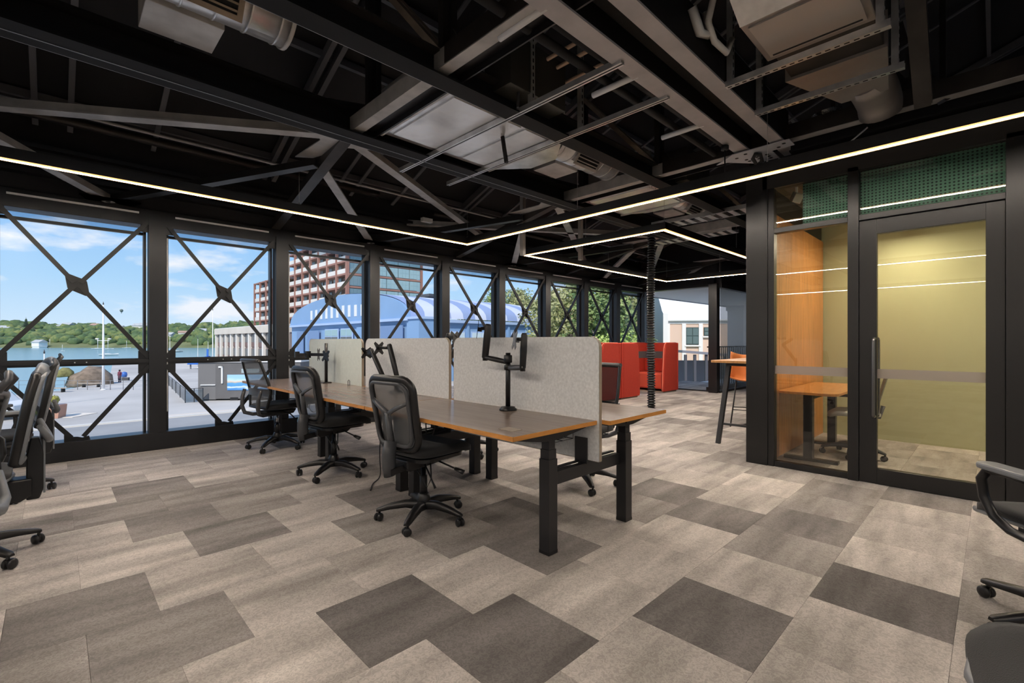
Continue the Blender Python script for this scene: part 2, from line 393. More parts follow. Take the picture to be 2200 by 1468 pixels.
for me in br_me + [node_me, foot_me, rail_me, tbar_me]: me.materials.append(BLACK)
n = 0
for k in range(-5, 9):
    n += 1; w = empty('window_%d' % n, (XC(k) - HB, 0, 0)); struct(w)
    for nm, me in [('brace_bar', b) for b in br_me] + [('node_plate', node_me), ('foot_plate', foot_me), ('mid_rail', rail_me), ('transom_bar', tbar_me), ('pane', pane_me), ('vent_pane', vent_me), ('head_strip', strip_me), ('rail_bolt', bolt_me)]:
        o = bpy.data.objects.new(nm, me); COL.objects.link(o); o.parent = w

# ---- end corner towards the balcony
n += 1; w = empty('window_%d' % n); struct(w)
MB().bx(11.40, 11.41, 4.76, 6.56, 0.02, 2.55).build('pane', WGL, w); MB().bx(11.34, 11.56, 4.70, 6.60, 2.55, 2.72).build('head', WALLSTEEL, w)
MB().bx(11.39, 11.43, 4.76, 6.56, 0, 0.03).build('bottom_channel', BLACK, w)
MB().prism([(4.62, 2.72), (6.64, 2.72), (6.64, roofz(6.64)), (4.62, roofz(4.62))], (11.34, 0, 0), (0, 1, 0), (0, 0, 1), (1, 0, 0), 0, .2).build('upper_panel', ROOFM, w)
n += 1; w = empty('window_%d' % n); struct(w)
MB().bx(11.4, 14.0, 4.56, 4.57, 0.05, 2.50).build('pane', WGL, w); MB().bx(11.3, 14.0, 4.53, 4.62, 0, 0.05).build('bottom_channel', BLACK, w)
MB().bx(11.3, 14.0, 4.50, 4.62, 2.50, 2.72).build('head', WALLSTEEL, w); MB().bx(11.36, 14.0, 4.51, 4.515, 2.505, 2.53).build('head_strip', WHITEL, w)
MB().bx(11.4, 14.0, 4.54, 4.62, 2.72, 4.21).build('upper_panel', ROOFM, w)
MB().bx(11.18, 11.36, 4.56, 4.76, 0, 2.6).build('trim_1', WALLSTEEL, None, .006); struct(bpy.data.objects['trim_1'])

# ---- balcony outside the corner
bal = empty('balcony', (12, 6, 0), 0, 'balcony slab with pale soffit outside the corner glazing', 'balcony')
def bpart(nm, mtl, *a):
    o = MB().bx(*a).build(nm, mtl, bal); o.location = (-12, -6, 0); return o
bpart('soffit', mat('white_soffit', (0.90, 0.89, 0.88), 0.7), 11.57, 20.5, 4.64, 7.35, 2.60, 2.72)
bpart('soffit_edge', mat('soffit_edge', (0.33, 0.34, 0.36), 0.6), 11.57, 20.5, 7.35, 7.42, 2.58, 2.74)
bpart('deck', mat('deck_concrete', (0.72, 0.70, 0.68), 0.8), 11.45, 20.5, 4.64, 6.3, -0.25, -0.02)
o = tag(MB().bx(18.9, 19.5, 6.7, 7.30, GZ, 2.60).build('balcony_column', WHITE, None, .01), 'square white column holding up the balcony soffit', 'column')
MB().bx(18.86, 19.54, 6.66, 7.34, 2.42, 2.60).build('capital', WHITE, o)
br = empty('balustrade', (12.6, 4.9, 0), 0, 'black balustrade of upright bars outside the corner glazing', 'balustrade')
def rpart(nm, mb): o = mb.build(nm, BLACK, br); o.location = (-12.6, -4.9, 0); return o
rpart('top_rail', MB().bx(11.5, 20, 4.88, 4.93, 1.07, 1.10)); rpart('bottom_rail', MB().bx(11.5, 20, 4.85, 4.95, -0.02, 0.10))
bar_me = MB().bx(-.009, .009, -.009, .009, .1, 1.07).mesh('baluster'); bar_me.materials.append(BLACK)
for k in range(60):
    o = bpy.data.objects.new('baluster', bar_me); COL.objects.link(o); o.parent = br; o.location = (11.55 + .13 * k - 12.6, 0.005, 0)

# ---- glazed meeting room
XO = 5.04
FR = mat('dark_bronze_frame', (0.0135, 0.0133, 0.0138), 0.36, 0.1)
struct(MB().bx(5.02, 5.20, 1.555, 1.755, 0, 2.92).build('trim_2', FR, None, .004))
wo = empty('wall_glazed', (0, 0, 0)); struct(wo)
MB().bx(5.03, 5.12, 1.50, 1.555, 0, 2.75).build('frame_post', FR, wo, .003)
MB().bx(5.02, 5.12, 0.825, 0.905, 0, 2.75).build('frame_post', FR, wo, .003)
MB().bx(5.02, 5.12, -0.16, -0.06, 0, 2.75).build('frame_post', FR, wo, .003)
MB().bx(5.04, 5.11, 0.905, 1.50, 0, 0.055).build('bottom_rail', FR, wo, .003)
MB().bx(5.03, 5.11, 0.905, 1.50, 2.275, 2.325).build('transom_rail', FR, wo, .003); MB().bx(5.03, 5.11, -0.06, 0.825, 2.275, 2.325).build('transom_rail', FR, wo, .003)
MB().bx(5.02, 5.14, -4.2, 1.60, 2.715, 2.95).build('bulkhead', mat('bulkhead_panel', (0.016, 0.0145, 0.0135), 0.5), wo)
MB().bx(5.04, 5.14, -4.2, -0.16, 0, 2.72).build('solid_panel', FR, wo)
OGL = glass('office_glass', (0.94, 0.94, 0.92), 0.06)
MB().bx(5.066, 5.076, 0.905, 1.50, 0.055, 2.275).build('pane', OGL, wo); MB().bx(5.066, 5.076, 0.905, 1.50, 2.325, 2.715).build('transom_pane', OGL, wo); MB().bx(5.066, 5.076, -0.06, 0.825, 2.325, 2.715).build('transom_pane', OGL, wo)
MB().bx(5.092, 5.12, 0.80, 0.826, 0, 2.275).build('door_stop', FR, wo); MB().bx(5.092, 5.12, -0.07, -0.04, 0, 2.275).build('door_stop', FR, wo); MB().bx(5.092, 5.12, -0.06, .825, 2.245, 2.28).build('door_stop', FR, wo)
# perforated green acoustic panel behind the transoms
def perfo():
    m = bpy.data.materials.new('green_perforated'); m.use_nodes = True; t = m.node_tree; b = t.nodes['Principled BSDF']; b.inputs['Roughness'].default_value = 0.6
    tc = t.nodes.new('ShaderNodeTexCoord'); mp = t.nodes.new('ShaderNodeMapping'); mp.inputs['Scale'].default_value = (1, 1 / 0.026, 1 / 0.026)
    t.links.new(tc.outputs['Object'], mp.inputs[0]); fr = t.nodes.new('ShaderNodeVectorMath'); fr.operation = 'FRACTION'; t.links.new(mp.outputs[0], fr.inputs[0])
    sb = t.nodes.new('ShaderNodeVectorMath'); sb.operation = 'SUBTRACT'; sb.inputs[1].default_value = (0, .5, .5); t.links.new(fr.outputs[0], sb.inputs[0])
    ml = t.nodes.new('ShaderNodeVectorMath'); ml.operation = 'MULTIPLY'; ml.inputs[1].default_value = (0, 1, 1); t.links.new(sb.outputs[0], ml.inputs[0])
    ln = t.nodes.new('ShaderNodeVectorMath'); ln.operation = 'LENGTH'; t.links.new(ml.outputs[0], ln.inputs[0])
    lt = t.nodes.new('ShaderNodeMath'); lt.operation = 'LESS_THAN'; lt.inputs[1].default_value = 0.27; t.links.new(ln.outputs['Value'], lt.inputs[0])
    mi = t.nodes.new('ShaderNodeMixRGB'); mi.inputs[1].default_value = (0.11, 0.26, 0.19, 1); mi.inputs[2].default_value = (0.012, 0.03, 0.028, 1)
    t.links.new(lt.outputs[0], mi.inputs[0]); t.links.new(mi.outputs[0], b.inputs['Base Color']); return m
PERF = perfo()
MB().bx(5.10, 5.115, -0.06, 0.825, 2.325, 2.715).build('acoustic_panel', PERF, wo); MB().bx(5.10, 5.115, 0.905, 1.27, 2.325, 2.715).build('acoustic_panel', PERF, wo)
SAGE = mat('sage_green_wall', (0.42, 0.43, 0.26), 0.75)
struct(MB().bx(7.38, 7.5, -4.2, 1.62, 0, 2.83).build('wall_meeting_back', SAGE))
struct(MB().bx(5.14, 7.5, -4.3, -4.2, 0, 2.83).build('wall_meeting_end', SAGE))
ws = struct(MB().bx(5.20, 7.5, 1.62, 1.74, 0, 2.92).build('wall_meeting_side', FR))
WOOD = mat('warm_veneer', (0.50, 0.215, 0.062), 0.42, var=0.28, vscale=3.2, stretch=(9, 9, .6), coat=0.2)
for (xa, xb) in ((5.13, 5.52), (5.524, 5.93), (5.934, 6.42), (6.424, 6.90), (6.904, 7.36)):
    MB().bx(xa, xb, 1.595, 1.62, 0.0, 2.55).build('veneer_panel', WOOD, ws, .002)
struct(MB().bx(5.14, 7.5, -4.2, 1.62, 2.83, 2.95).build('ceiling_meeting', mat('meeting_ceiling', (0.10, 0.085, 0.065), 0.8)))
# glass door
d = empty('door_1', (5.06, 0.82, 0)); struct(d)
def dpart(nm, mb, mtl, bev=0.0, par=None):
    o = mb.build(nm, mtl, par or d, bev); 
    if par is None: o.location = (-5.06, -0.82, 0)
    return o
dpart('stile', MB().bx(5.03, 5.09, 0.70, 0.8235, 0.004, 2.265), FR, .003); dpart('stile', MB().bx(5.03, 5.09, -0.0585, 0.045, 0.004, 2.265), FR, .003)
dpart('rail', MB().bx(5.03, 5.09, 0.045, 0.70, 0.004, 0.135), FR, .003); dpart('rail', MB().bx(5.03, 5.09, 0.045, 0.70, 2.14, 2.265), FR, .003)
dpart('pane', MB().bx(5.055, 5.065, 0.045, 0.70, 0.135, 2.14), OGL)
FILM = mat('frosted_band', (0.36, 0.31, 0.28), 0.8, alpha=0.62)
dpart('safety_band', MB().bx(5.052, 5.054, 0.045, 0.70, 0.905, 0.985), FILM); MB().bx(5.062, 5.064, 0.905, 1.50, 0.905, 0.985).build('safety_band', FILM, wo)
hx, hy = 4.975, 0.715
dpart('pull_handle', MB().tube([(5.03, hy, 1.245), (hx + .02, hy, 1.245), (hx, hy, 1.235), (hx, hy, 1.22), (hx, hy, .61), (hx, hy, .59), (hx + .02, hy, .58), (5.03, hy, .58)], 0.0125, 12), mat('gunmetal', (0.16, 0.155, 0.15), 0.3, 0.85))
dpart('pull_handle', MB().tube([(5.09, hy - .01, 1.245), (5.125, hy - .01, 1.245), (5.145, hy - .01, 1.235), (5.145, hy - .01, 1.22), (5.145, hy - .01, .61), (5.145, hy - .01, .59), (5.125, hy - .01, .58), (5.09, hy - .01, .58)], 0.0125, 12), MATS['gunmetal'])
# ================================================================== LED LIGHT FRAMES
LEDM = bpy.data.materials.new('led_diffuser'); LEDM.use_nodes = True
_b = LEDM.node_tree.nodes['Principled BSDF']; _b.inputs['Base Color'].default_value = (1, .9, .75, 1)
_b.inputs['Emission Color'].default_value = (1.0, 0.885, 0.765, 1); _b.inputs['Emission Strength'].default_value = LED_POWER
LEDHALO = mat('led_halo_glow', (1, .8, .5), .5, emit=(1.0, 0.52, 0.17), estr=1.7)  # dim orange emission imitating the warm halo around the strip
def led_frame(name, label, xa, xb, ya, yb, z=2.59, sides='xXyY', hang=3.1):
    g = empty(name, ((xa + xb) / 2, (ya + yb) / 2, z), 0, label, 'light', 'linear light frames'); cx, cy = (xa + xb) / 2, (ya + yb) / 2
    hw, hh = 0.032, 0.09
    segs = {'y': ((xa, ya), (xb, ya)), 'Y': ((xa, yb), (xb, yb)), 'x': ((xa, ya), (xa, yb)), 'X': ((xb, ya), (xb, yb))}
    for s in sides:
        (ax, ay), (bx, by) = segs[s]
        o = MB().bx(ax - hw - cx, bx + hw - cx, ay - hw - cy, by + hw - cy, 0.004, hh).build('profile', BLACK, g)
        MB().bx(ax - .009 - cx, bx + .009 - cx, ay - .009 - cy, by + .009 - cy, -0.006, 0.006).build('diffuser', LEDM, o)
        MB().bx(ax - .030 - cx, bx + .030 - cx, ay - .030 - cy, by + .030 - cy, -0.004, 0.006).build('halo_band', LEDHALO, o)  # painted halo on both sides of the bright core
        L = max(bx - ax, by - ay); n = max(2, round(L / 2.2))
        for k in range(n + 1):
            t = k / n; x = ax + (bx - ax) * t - cx; y = ay + (by - ay) * t - cy
            top = min(hang, roofz(y + cy) - .05)
            MB().tube([(x, y, hh), (x, y, top - z)], 0.002, 5).lathe([(.008, hh), (.008, hh + .02)], 8, (x, y, 0)).build('suspension_wire', GALVD, g)
    return g
led_frame('led_light_frame', 'large warm glowing square light frame hung above the desks', -0.42, 4.18, -2.6, 5.19)
led_frame('led_light_frame', 'small warm glowing light frame hung above the red booths', 5.37, 10.0, 2.83, 5.21)
led_frame('linear_lamp', 'long warm glowing light bar behind the camera, mirrored in the glass door', -5.0, -5.0, -2.6, 5.19, sides='x')

# ================================================================== ROOF TRUSSES (at right angles to the windows)
def truss(x, label, plan=(-1, 1)):
    g = empty('roof_truss', (x, 4.2, 3.1), 0, label, 'truss', 'roof trusses')
    def P(nm, mb, mtl, par=None):
        o = mb.build(nm, mtl, par or g)
        if par is None: o.location = (-x, -4.2, -3.1)
        return o
    P('bottom_chord', MB().bx(x - .03, x + .065, -7.6, 4.25, 3.10, 3.112).bx(x - .03, x - .018, -7.6, 4.25, 3.112, 3.23), GREYST)
    P('chord_web', MB().bx(x + .07, x + .20, -7.6, 4.25, 3.15, 3.16).bx(x + .188, x + .20, -7.6, 4.25, 3.10, 3.23), BLACK)
    P('side_plate', MB().bx(x - .036, x - .031, -7.6, 2.6, 3.105, 3.24), DARKST)
    for ya, yb in ((6.6, -1.0), (-1.0, -8.4)):
        P('rafter', MB().bar((x + .02, ya, roofz(ya) - .11), (x + .02, yb, roofz(yb) - .11), .05, .10).bar((x + .13, ya, roofz(ya) - .11), (x + .13, yb, roofz(yb) - .11), .05, .10), mat('rafter_steel', (0.10, 0.10, 0.107), 0.45))
    for y in (3.77, 2.69, 1.60, 0.45, -1.0, -2.5, -4.0, -5.5):
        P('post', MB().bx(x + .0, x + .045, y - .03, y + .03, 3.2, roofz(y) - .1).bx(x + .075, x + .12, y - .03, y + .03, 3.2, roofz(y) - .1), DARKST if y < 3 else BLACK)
    for (yb, yt) in ((2.69, 3.77), (1.60, 2.69), (0.45, 1.6), (3.77, 5.2), (-2.5, -1.0), (-4.0, -2.5)):
        if yb == 1.60: continue
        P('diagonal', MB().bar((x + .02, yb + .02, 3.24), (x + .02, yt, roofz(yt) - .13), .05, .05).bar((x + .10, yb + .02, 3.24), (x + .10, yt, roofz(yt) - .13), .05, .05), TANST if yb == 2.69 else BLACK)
    for y in (2.69, 1.66, 0.45):
        gp_ = P('gusset', MB().prism([(-.16, .0), (.12, .0), (.16, .05), (.06, .24), (-.06, .27), (-.15, .14)], (x + .058, y, 3.13), (0, 1, 0), (0, 0, 1), (1, 0, 0), -.006, .006), DARKST)
        b = MB()
        for (u, v) in ((-.1, .04), (-.09, .10), (.08, .05), (.03, .13), (-.02, .05), (0, .2)): b.lathe([(.014, 0), (.014, .012)], 8, (x + .05, y + u, 3.13 + v), Matrix.Rotation(R(-90), 3, 'Y'))
        o = b.build('bolt', GALVD, gp_)
    # raking end that drops to the window wall
    P('end_strut', MB().bar((x + .02, 4.15, 3.10), (x + .16, 6.58, 2.70), .10, .012).bar((x - .03, 4.15, 3.14), (x + .11, 6.58, 2.74), .012, .09), DARKST)
    P('knee_plate', MB().prism([(-.30, -.55), (.03, -.02), (.32, .03), (.42, .0), (.02, .10), (-.10, .38), (-.20, .75), (-.34, .80)], (x, 4.25, 3.095), (1, 0, 0), (0, 1, 0), (0, 0, 1), 0, .01) if False else
      MB().prism([(-.32, -.10), (.36, -.10), (.30, .02), (.10, .14), (-.04, .62), (-.18, .72), (-.16, .14)], (x, 4.22, 3.088), (1, 0, 0), (0, 1, 0), (0, 0, 1), 0, .01), GREYST)
    # fan of braces towards the eaves
    for sx in (-1, 1):
        P('eaves_brace', MB().bar((x + sx * .03, 4.80, 3.00), (x + sx * 1.5, 6.56, 2.70), .10, .014).bar((x + sx * .03, 4.80, 3.04), (x + sx * 1.5, 6.56, 2.74), .014, .08), GREYST if sx > 0 else BLACK)
        if sx in plan: P('plan_brace', MB().bar((x + sx * .10, 4.25, 3.105), (x + sx * 3.85, 6.62, 3.105), .11, .012).bar((x + sx * .10, 4.22, 3.14), (x + sx * 3.85, 6.59, 3.14), .012, .08), GREYST)
        P('eaves_plate', MB().prism([(-.25, -.10), (.25, -.10), (.18, .12), (-.18, .12)], (x + sx * 1.5, 6.5, 2.70), (1, 0, 0), (0, 1, 0), (0, 0, 1), 0, .012), BLACK)
    return g
truss(-1.07, 'roof truss nearest the left edge of the photo', ()); truss(1.93, 'roof truss above the middle of the desks with wide grey lower chord')
truss(4.93, 'roof truss just in front of the glazed meeting room', (1,)); truss(7.93, 'roof truss above the small light frame'); truss(10.93, 'roof truss furthest from the camera beside the corner glazing', ())

# ---- beams along the room
def beamset(name, label, parts, par_loc, group=None):
    g = empty(name, par_loc, 0, label, 'beam', group)
    for nm, mb, mtl in parts:
        o = mb.build(nm, mtl, g); o.location = (-par_loc[0], -par_loc[1], -par_loc[2])
    return g
EDGE = mat('pale_edge_steel', (0.40, 0.40, 0.41), 0.35, 0.5)  # pale strips along the black beam edges
XB0, XB1 = -7.8, 13.8
beamset('tie_beam', 'black steel tie beam nearest the windows', [
    ('flange', MB().bx(XB0, XB1, 3.93, 4.18, 3.06, 3.075), BEAM), ('web', MB().bx(XB0, XB1, 4.03, 4.05, 3.075, 3.26), BEAM), ('top_flange', MB().bx(XB0, XB1, 3.93, 4.18, 3.26, 3.275), BEAM),
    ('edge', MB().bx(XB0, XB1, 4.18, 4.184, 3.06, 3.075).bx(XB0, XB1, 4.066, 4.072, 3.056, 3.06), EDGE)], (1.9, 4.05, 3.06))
beamset('tie_beam', 'black steel tie beam above the desk screens', [
    ('flange', MB().bx(XB0, XB1, 2.66, 2.82, 3.06, 3.075), BEAM), ('web', MB().bx(XB0, XB1, 2.73, 2.75, 3.075, 3.22), BEAM), ('top_flange', MB().bx(XB0, XB1, 2.66, 2.82, 3.22, 3.235), DARKST),
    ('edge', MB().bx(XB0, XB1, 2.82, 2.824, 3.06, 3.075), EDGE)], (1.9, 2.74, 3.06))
PLATEG = mat('mauve_grey_steel', (0.44, 0.42, 0.42), 0.48, 0.2, var=0.15, vscale=4)
beamset('channel_beam', 'pair of wide grey channel beams running over the desk end', [
    ('lower_plate', MB().bx(1.6, 4.98, 1.66, 1.79, 3.08, 3.095), PLATEG), ('web', MB().bx(1.6, 4.98, 1.66, 1.67, 3.095, 3.40), BEAM),
    ('lower_plate', MB().bx(1.6, 5.25, 1.36, 1.47, 3.08, 3.095), PLATEG), ('web', MB().bx(1.6, 4.98, 1.46, 1.47, 3.095, 3.40), BEAM),
    ('web', MB().bx(1.6, 4.98, 1.36, 1.37, 3.095, 3.40), BEAM),
    ('filler', MB().bx(1.6, 4.98, 1.48, 1.65, 3.22, 3.25), BLACKM)], (3.3, 1.57, 3.08))
# perforated connection plates where the channels meet the next truss
g = empty('splice_plate', (4.9, 1.6, 3.06), 0, 'bright drilled steel splice plates in front of the meeting room', 'plate')
def drilled(nm, poly, holes, z):
    m = MB().prism(poly, (0, 0, z - 3.06), (1, 0, 0), (0, 1, 0), (0, 0, 1), 0, .008); o = m.build(nm, mat('bright_plate', (0.62, 0.63, 0.66), 0.4, 0.3), g)
    h = MB()
    for (x, y) in holes: h.lathe([(.017, 0), (.017, .002)], 10, (x, y, z - 3.06 - .002))
    h.build('bolt_hole', BLACKM, o)
drilled('plate', [(-.12, -.30), (.05, -.30), (.05, .42), (-.12, .20)], [(-.06, -.24), (0, -.18), (-.05, .1), (.0, .2), (0, .02)], 3.055)
drilled('plate', [(.06, -.10), (.30, -.10), (.30, .12), (.06, .32)], [(.12, -.04), (.18, -.04), (.24, -.04), (.12, .05), (.18, .05), (.24, .05), (.12, .15), (.18, .14)], 3.06)
MB().tube([(0, -.02, -.03), (.05, -.02, -.08), (.05, .03, -.10), (0, .05, -.05), (-.02, .02, -.02)], .018, 8, True).build('cable_loop', BLACKM, g)
beamset('tie_beam', 'dark tie beam above the glass door', [('flange', MB().bx(5.0, 5.13, -7.5, 1.36, 3.02, 3.035), BEAM), ('web', MB().bx(5.05, 5.06, -7.5, 1.36, 3.035, 3.2), BEAM)], (5.06, 0, 3.02))

# ---- slotted strut rails
SLOT = mat('strut_slot', (0.02, 0.02, 0.02), 0.7)
def strut(label, x, ya, yb, z=3.06, slots=False):
    g = empty('strut_rail', (x, ya, z), 0, label, 'strut')
    MB().bx(-.021, .021, 0, yb - ya, 0, .005).bx(-.021, -.017, 0, yb - ya, .005, .042).bx(.017, .021, 0, yb - ya, .005, .042).build('channel', GALV, g)
    if slots:
        s = MB(); y = .05
        while y < yb - ya - .03: s.bx(-.006, .006, y, y + .028, -.0015, .0); y += .05
        s.build('slot', SLOT, g)['kind'] = 'stuff'
    else: MB().bx(-.006, .006, .0, yb - ya, -.001, .0).build('groove', SLOT, g)
    return g
strut('zinc strut rail under the left part of the air unit over the desks', 2.70, 1.72, 4.5); strut('zinc strut rail under the right part of the air unit over the desks', 3.33, 1.72, 4.5)
strut('slotted zinc strut nearer the camera under the right-hand fan coil', 3.50, 0.42, 1.36, 3.06, True); strut('slotted zinc strut further from the camera under the right-hand fan coil', 4.10, 0.42, 1.36, 3.06, True)
def drop(label, x, y, z0, z1):
    g = empty('hanger_channel', (x, y, z0), 0, label, 'hanger'); MB().bx(-.02, .02, -.02, .02, 0, z1 - z0).build('channel', GALV, g); s = MB(); z = .04
    while z < z1 - z0 - .04: s.bx(-.006, .006, -.0215, -.02, z, z + .03); z += .055
    s.build('slot', SLOT, g)['kind'] = 'stuff'
drop('upright zinc hanger on the nearer slotted strut', 3.50, 1.33, 3.10, 4.6); drop('upright zinc hanger on the further slotted strut', 4.10, 1.33, 3.10, 4.6)
drop('upright zinc hanger behind the copper pipes', 2.70, 2.55, 3.10, 4.3); drop('upright zinc hanger above the second strut rail', 3.33, 2.55, 3.10, 4.0); drop('upright zinc hanger on the far end of the slotted strut', 3.50, .47, 3.10, 4.6)
drop('upright zinc hanger over the meeting room end', 4.10, .47, 3.10, 4.6)
# heavy raking post on the right
o = tag(MB().bar((4.75, .38, 3.02), (3.55, .36, 3.9), .10, .05).bar((4.75, .33, 3.05), (3.55, .31, 3.93), .012, .10).build('raking_post', DARKST), 'dark steel raking post right of the fan coil unit', 'post')
o = tag(MB().bar((4.95, .30, 3.12), (6.6, -1.5, 4.4), .07, .09).build('roof_brace', BLACK), 'black steel roof brace in the top right corner', 'brace')

# ---- air handling: units, ducts, grilles
def spiral(m, pts, r, n=24):
    m.tube(pts, r, n)
def duct(label, xa, xb, y, z, r, grille_x, flap=True):
    g = empty('spiral_duct', (xa, y, z), 0, label, 'duct', 'round ceiling ducts')
    b = MB(); b.tube([(0, 0, 0), (xb - xa, 0, 0)], r, 28); b.build('pipe', GALV, g)
    s = MB(); x = .05
    while x < xb - xa: s.tube([(x, 0, 0), (x + .012, 0, 0)], r + .006, 28); x += .17
    s.build('seam', GALV, g)
    e = MB().tube([(xb - xa - .012, 0, 0), (xb - xa + .012, 0, 0)], r + .012, 28).build('end_cap', GALVD, g)
    # grille box on the room side, tilted down
    gx = grille_x - xa; n = Vector((0, -.80, -.60)); u = Vector((1, 0, 0)); v = n.cross(u); o0 = Vector((gx, 0, 0)) + n * (r * .6)
    gb = MB().prism([(-.19, -.11), (.19, -.11), (.19, .11), (-.19, .11)], o0, u, v, n, 0, r * .55).build('grille_neck', GALVD, g)
    f = MB(); top = o0 + n * (r * .55)
    for (a, b_, c, d_) in ((-.21, .21, -.13, -.10), (-.21, .21, .10, .13), (-.21, -.18, -.10, .10), (.18, .21, -.10, .10)):
        f.prism([(a, c), (b_, c), (b_, d_), (a, d_)], top, u, v, n, 0, .012)
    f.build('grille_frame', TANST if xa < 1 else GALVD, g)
    MB().prism([(-.18, -.10), (.18, -.10), (.18, .10), (-.18, .10)], top, u, v, n, -.002, .001).build('grille_shadow', BLACKM, g)
    for k in range(5):
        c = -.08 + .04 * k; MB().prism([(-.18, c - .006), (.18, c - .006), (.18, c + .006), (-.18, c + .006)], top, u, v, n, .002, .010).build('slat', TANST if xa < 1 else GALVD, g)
    if flap:
        MB().bx(gx - .22, gx + .18, r * .75, r * .75 + .34, -r + .02, -r + .22).build('side_box', GALVD, g, .004)
    return g
duct('round zinc duct with tan grille in the top left corner', -.38, 1.10, 3.27, 3.38, .20, .60)
duct('round zinc duct with grille in the middle of the ceiling', 3.815, 4.86, 3.30, 3.40, .19, 4.26)
duct('round zinc duct with grille above the small light frame', 6.375, 8.3, 3.35, 3.42, .17, 7.1)
duct('short round zinc duct above the channel beams', 2.3, 3.05, .95, 3.75, .17, 2.5, False)

def fcu(label, x0, x1, y0, y1, z0, z1, tran=0.0, cab=True):
    g = empty('fan_coil_unit', (x0, y0, z0), 0, label, 'air unit', 'ceiling air units')
    def P(nm, mb, mtl, bev=0): o = mb.build(nm, mtl, g, bev); o.location = (-x0, -y0, -z0); return o
    P('casing', MB().bx(x0, x1, y0, y1, z0, z1), GALV, .006)
    P('base_panel', MB().bx(x0 + .06, x0 + (x1 - x0) * .62, y0 + .06, y1 - .08, z0 - .012, z0), mat('pale_zinc', (0.93, 0.925, 0.91), 0.28, 0.40, var=0.22, vscale=2.5))
    P('base_panel', MB().bx(x0 + (x1 - x0) * .66, x1 - .04, y0 + .06, y1 - .08, z0 - .012, z0), MATS['pale_zinc'])
    P('flange', MB().bx(x0 - .02, x0, y0 - .02, y1 + .02, z0 - .015, z1 + .015), GALVD); P('flange', MB().bx(x1, x1 + .02, y0 - .02, y1 + .02, z0 - .015, z1 + .015), GALVD)
    s = MB(); 
    for k in range(9): s.lathe([(.006, 0), (.006, .006)], 8, (x0 + .1 + k * (x1 - x0 - .2) / 8, y0 + .03, z0 - .006))
    P('screw', s, BLACK)
    if tran:
        P('transition', MB().add([(x1, y0, z0), (x1, y1, z0), (x1, y1, z1), (x1, y0, z1), (x1 + tran, y0 + (y1 - y0) * .35, z0 + .02), (x1 + tran, y0 + (y1 - y0) * .7, z0 + .02), (x1 + tran, y0 + (y1 - y0) * .7, z1), (x1 + tran, y0 + (y1 - y0) * .35, z1)],
            [(0, 1, 5, 4), (1, 2, 6, 5), (2, 3, 7, 6), (3, 0, 4, 7), (4, 5, 6, 7), (0, 3, 2, 1)]), GALV)
    if cab: P('control_cabinet', MB().bx(x0 + .3, x0 + .95, y0 - .32, y0 - .02, z0 + .05, z0 + .45), mat('olive_grey_panel', (0.09, 0.09, 0.08), 0.4, 0.5), .004)
    return g
fcu('large bright zinc fan coil unit above the desks', 2.16, 3.45, 2.86, 3.90, 3.12, 3.50, .34)
fcu('zinc fan coil unit feeding the top left duct', -2.3, -.6, 2.95, 3.95, 3.12, 3.50, .2)
fcu('zinc fan coil unit above the small light frame', 5.15, 6.1, 2.9, 3.9, 3.12, 3.50, .25)
# the right-hand unit, with a sloping transition to a flexible duct
PZ = mat('warm_zinc', (0.34, 0.31, 0.285), 0.42, 0.55, var=0.12, vscale=4)
g = empty('fan_coil_unit', (3.0, .4, 3.15), 0, 'warm grey fan coil unit with sloping duct at the upper right', 'air unit', 'ceiling air units')
def P(nm, mb, mtl, bev=0): o = mb.build(nm, mtl, g, bev); o.location = (-3.0, -.4, -3.15); return o
P('casing', MB().bx(3.10, 3.62, .50, 1.12, 3.20, 3.50), PZ, .006)
P('sloped_hood', MB().add([(3.10, .50, 3.20), (3.10, 1.12, 3.20), (3.10, 1.12, 3.5), (3.10, .50, 3.5), (2.72, .55, 3.34), (2.72, 1.10, 3.34), (2.72, 1.10, 3.55), (2.72, .55, 3.55)], [(0, 4, 5, 1), (1, 5, 6, 2), (2, 6, 7, 3), (3, 7, 4, 0), (4, 7, 6, 5), (0, 1, 2, 3)]), GALV)
P('access_panel', MB().bx(3.13, 3.56, .54, 1.08, 3.188, 3.20), mat('beige_zinc', (0.50, 0.46, 0.42), 0.5, 0.4)); P('gap', MB().bx(3.53, 3.545, .56, 1.06, 3.185, 3.189), BLACKM)
P('rear_plenum', MB().bx(3.64, 4.02, .52, 1.08, 3.23, 3.46), DARKST, .004)
P('transition', MB().add([(4.02, .50, 3.21), (4.02, 1.12, 3.21), (4.02, 1.12, 3.46), (4.02, .50, 3.46), (4.55, .56, 3.14), (4.55, .86, 3.14), (4.55, .86, 3.42), (4.55, .56, 3.42)], [(0, 1, 5, 4), (1, 2, 6, 5), (2, 3, 7, 6), (3, 0, 4, 7), (4, 5, 6, 7), (0, 3, 2, 1)]), PZ)
P('collar', MB().tube([(4.52, .70, 3.28), (4.62, .68, 3.26), (4.74, .67, 3.24), (4.86, .66, 3.19), (4.93, .66, 3.13)], [.15, .155, .155, .15, .15], 20), PZ)
P('hose', MB().tube([(3.0, 1.24, 3.42), (3.05, 1.30, 3.30), (3.15, 1.30, 3.22), (3.3, 1.28, 3.20), (3.34, 1.26, 3.30)], .022, 8), WHITEP); P('hose_trap', MB().tube([(2.9, 1.34, 3.34), (3.0, 1.33, 3.22), (3.12, 1.33, 3.26), (3.1, 1.33, 3.4)], .03, 10), WHITEP)
FOIL = mat('crinkled_foil', (0.55, 0.53, 0.50), 0.18, 0.95, bump=1.0, bscale=26)
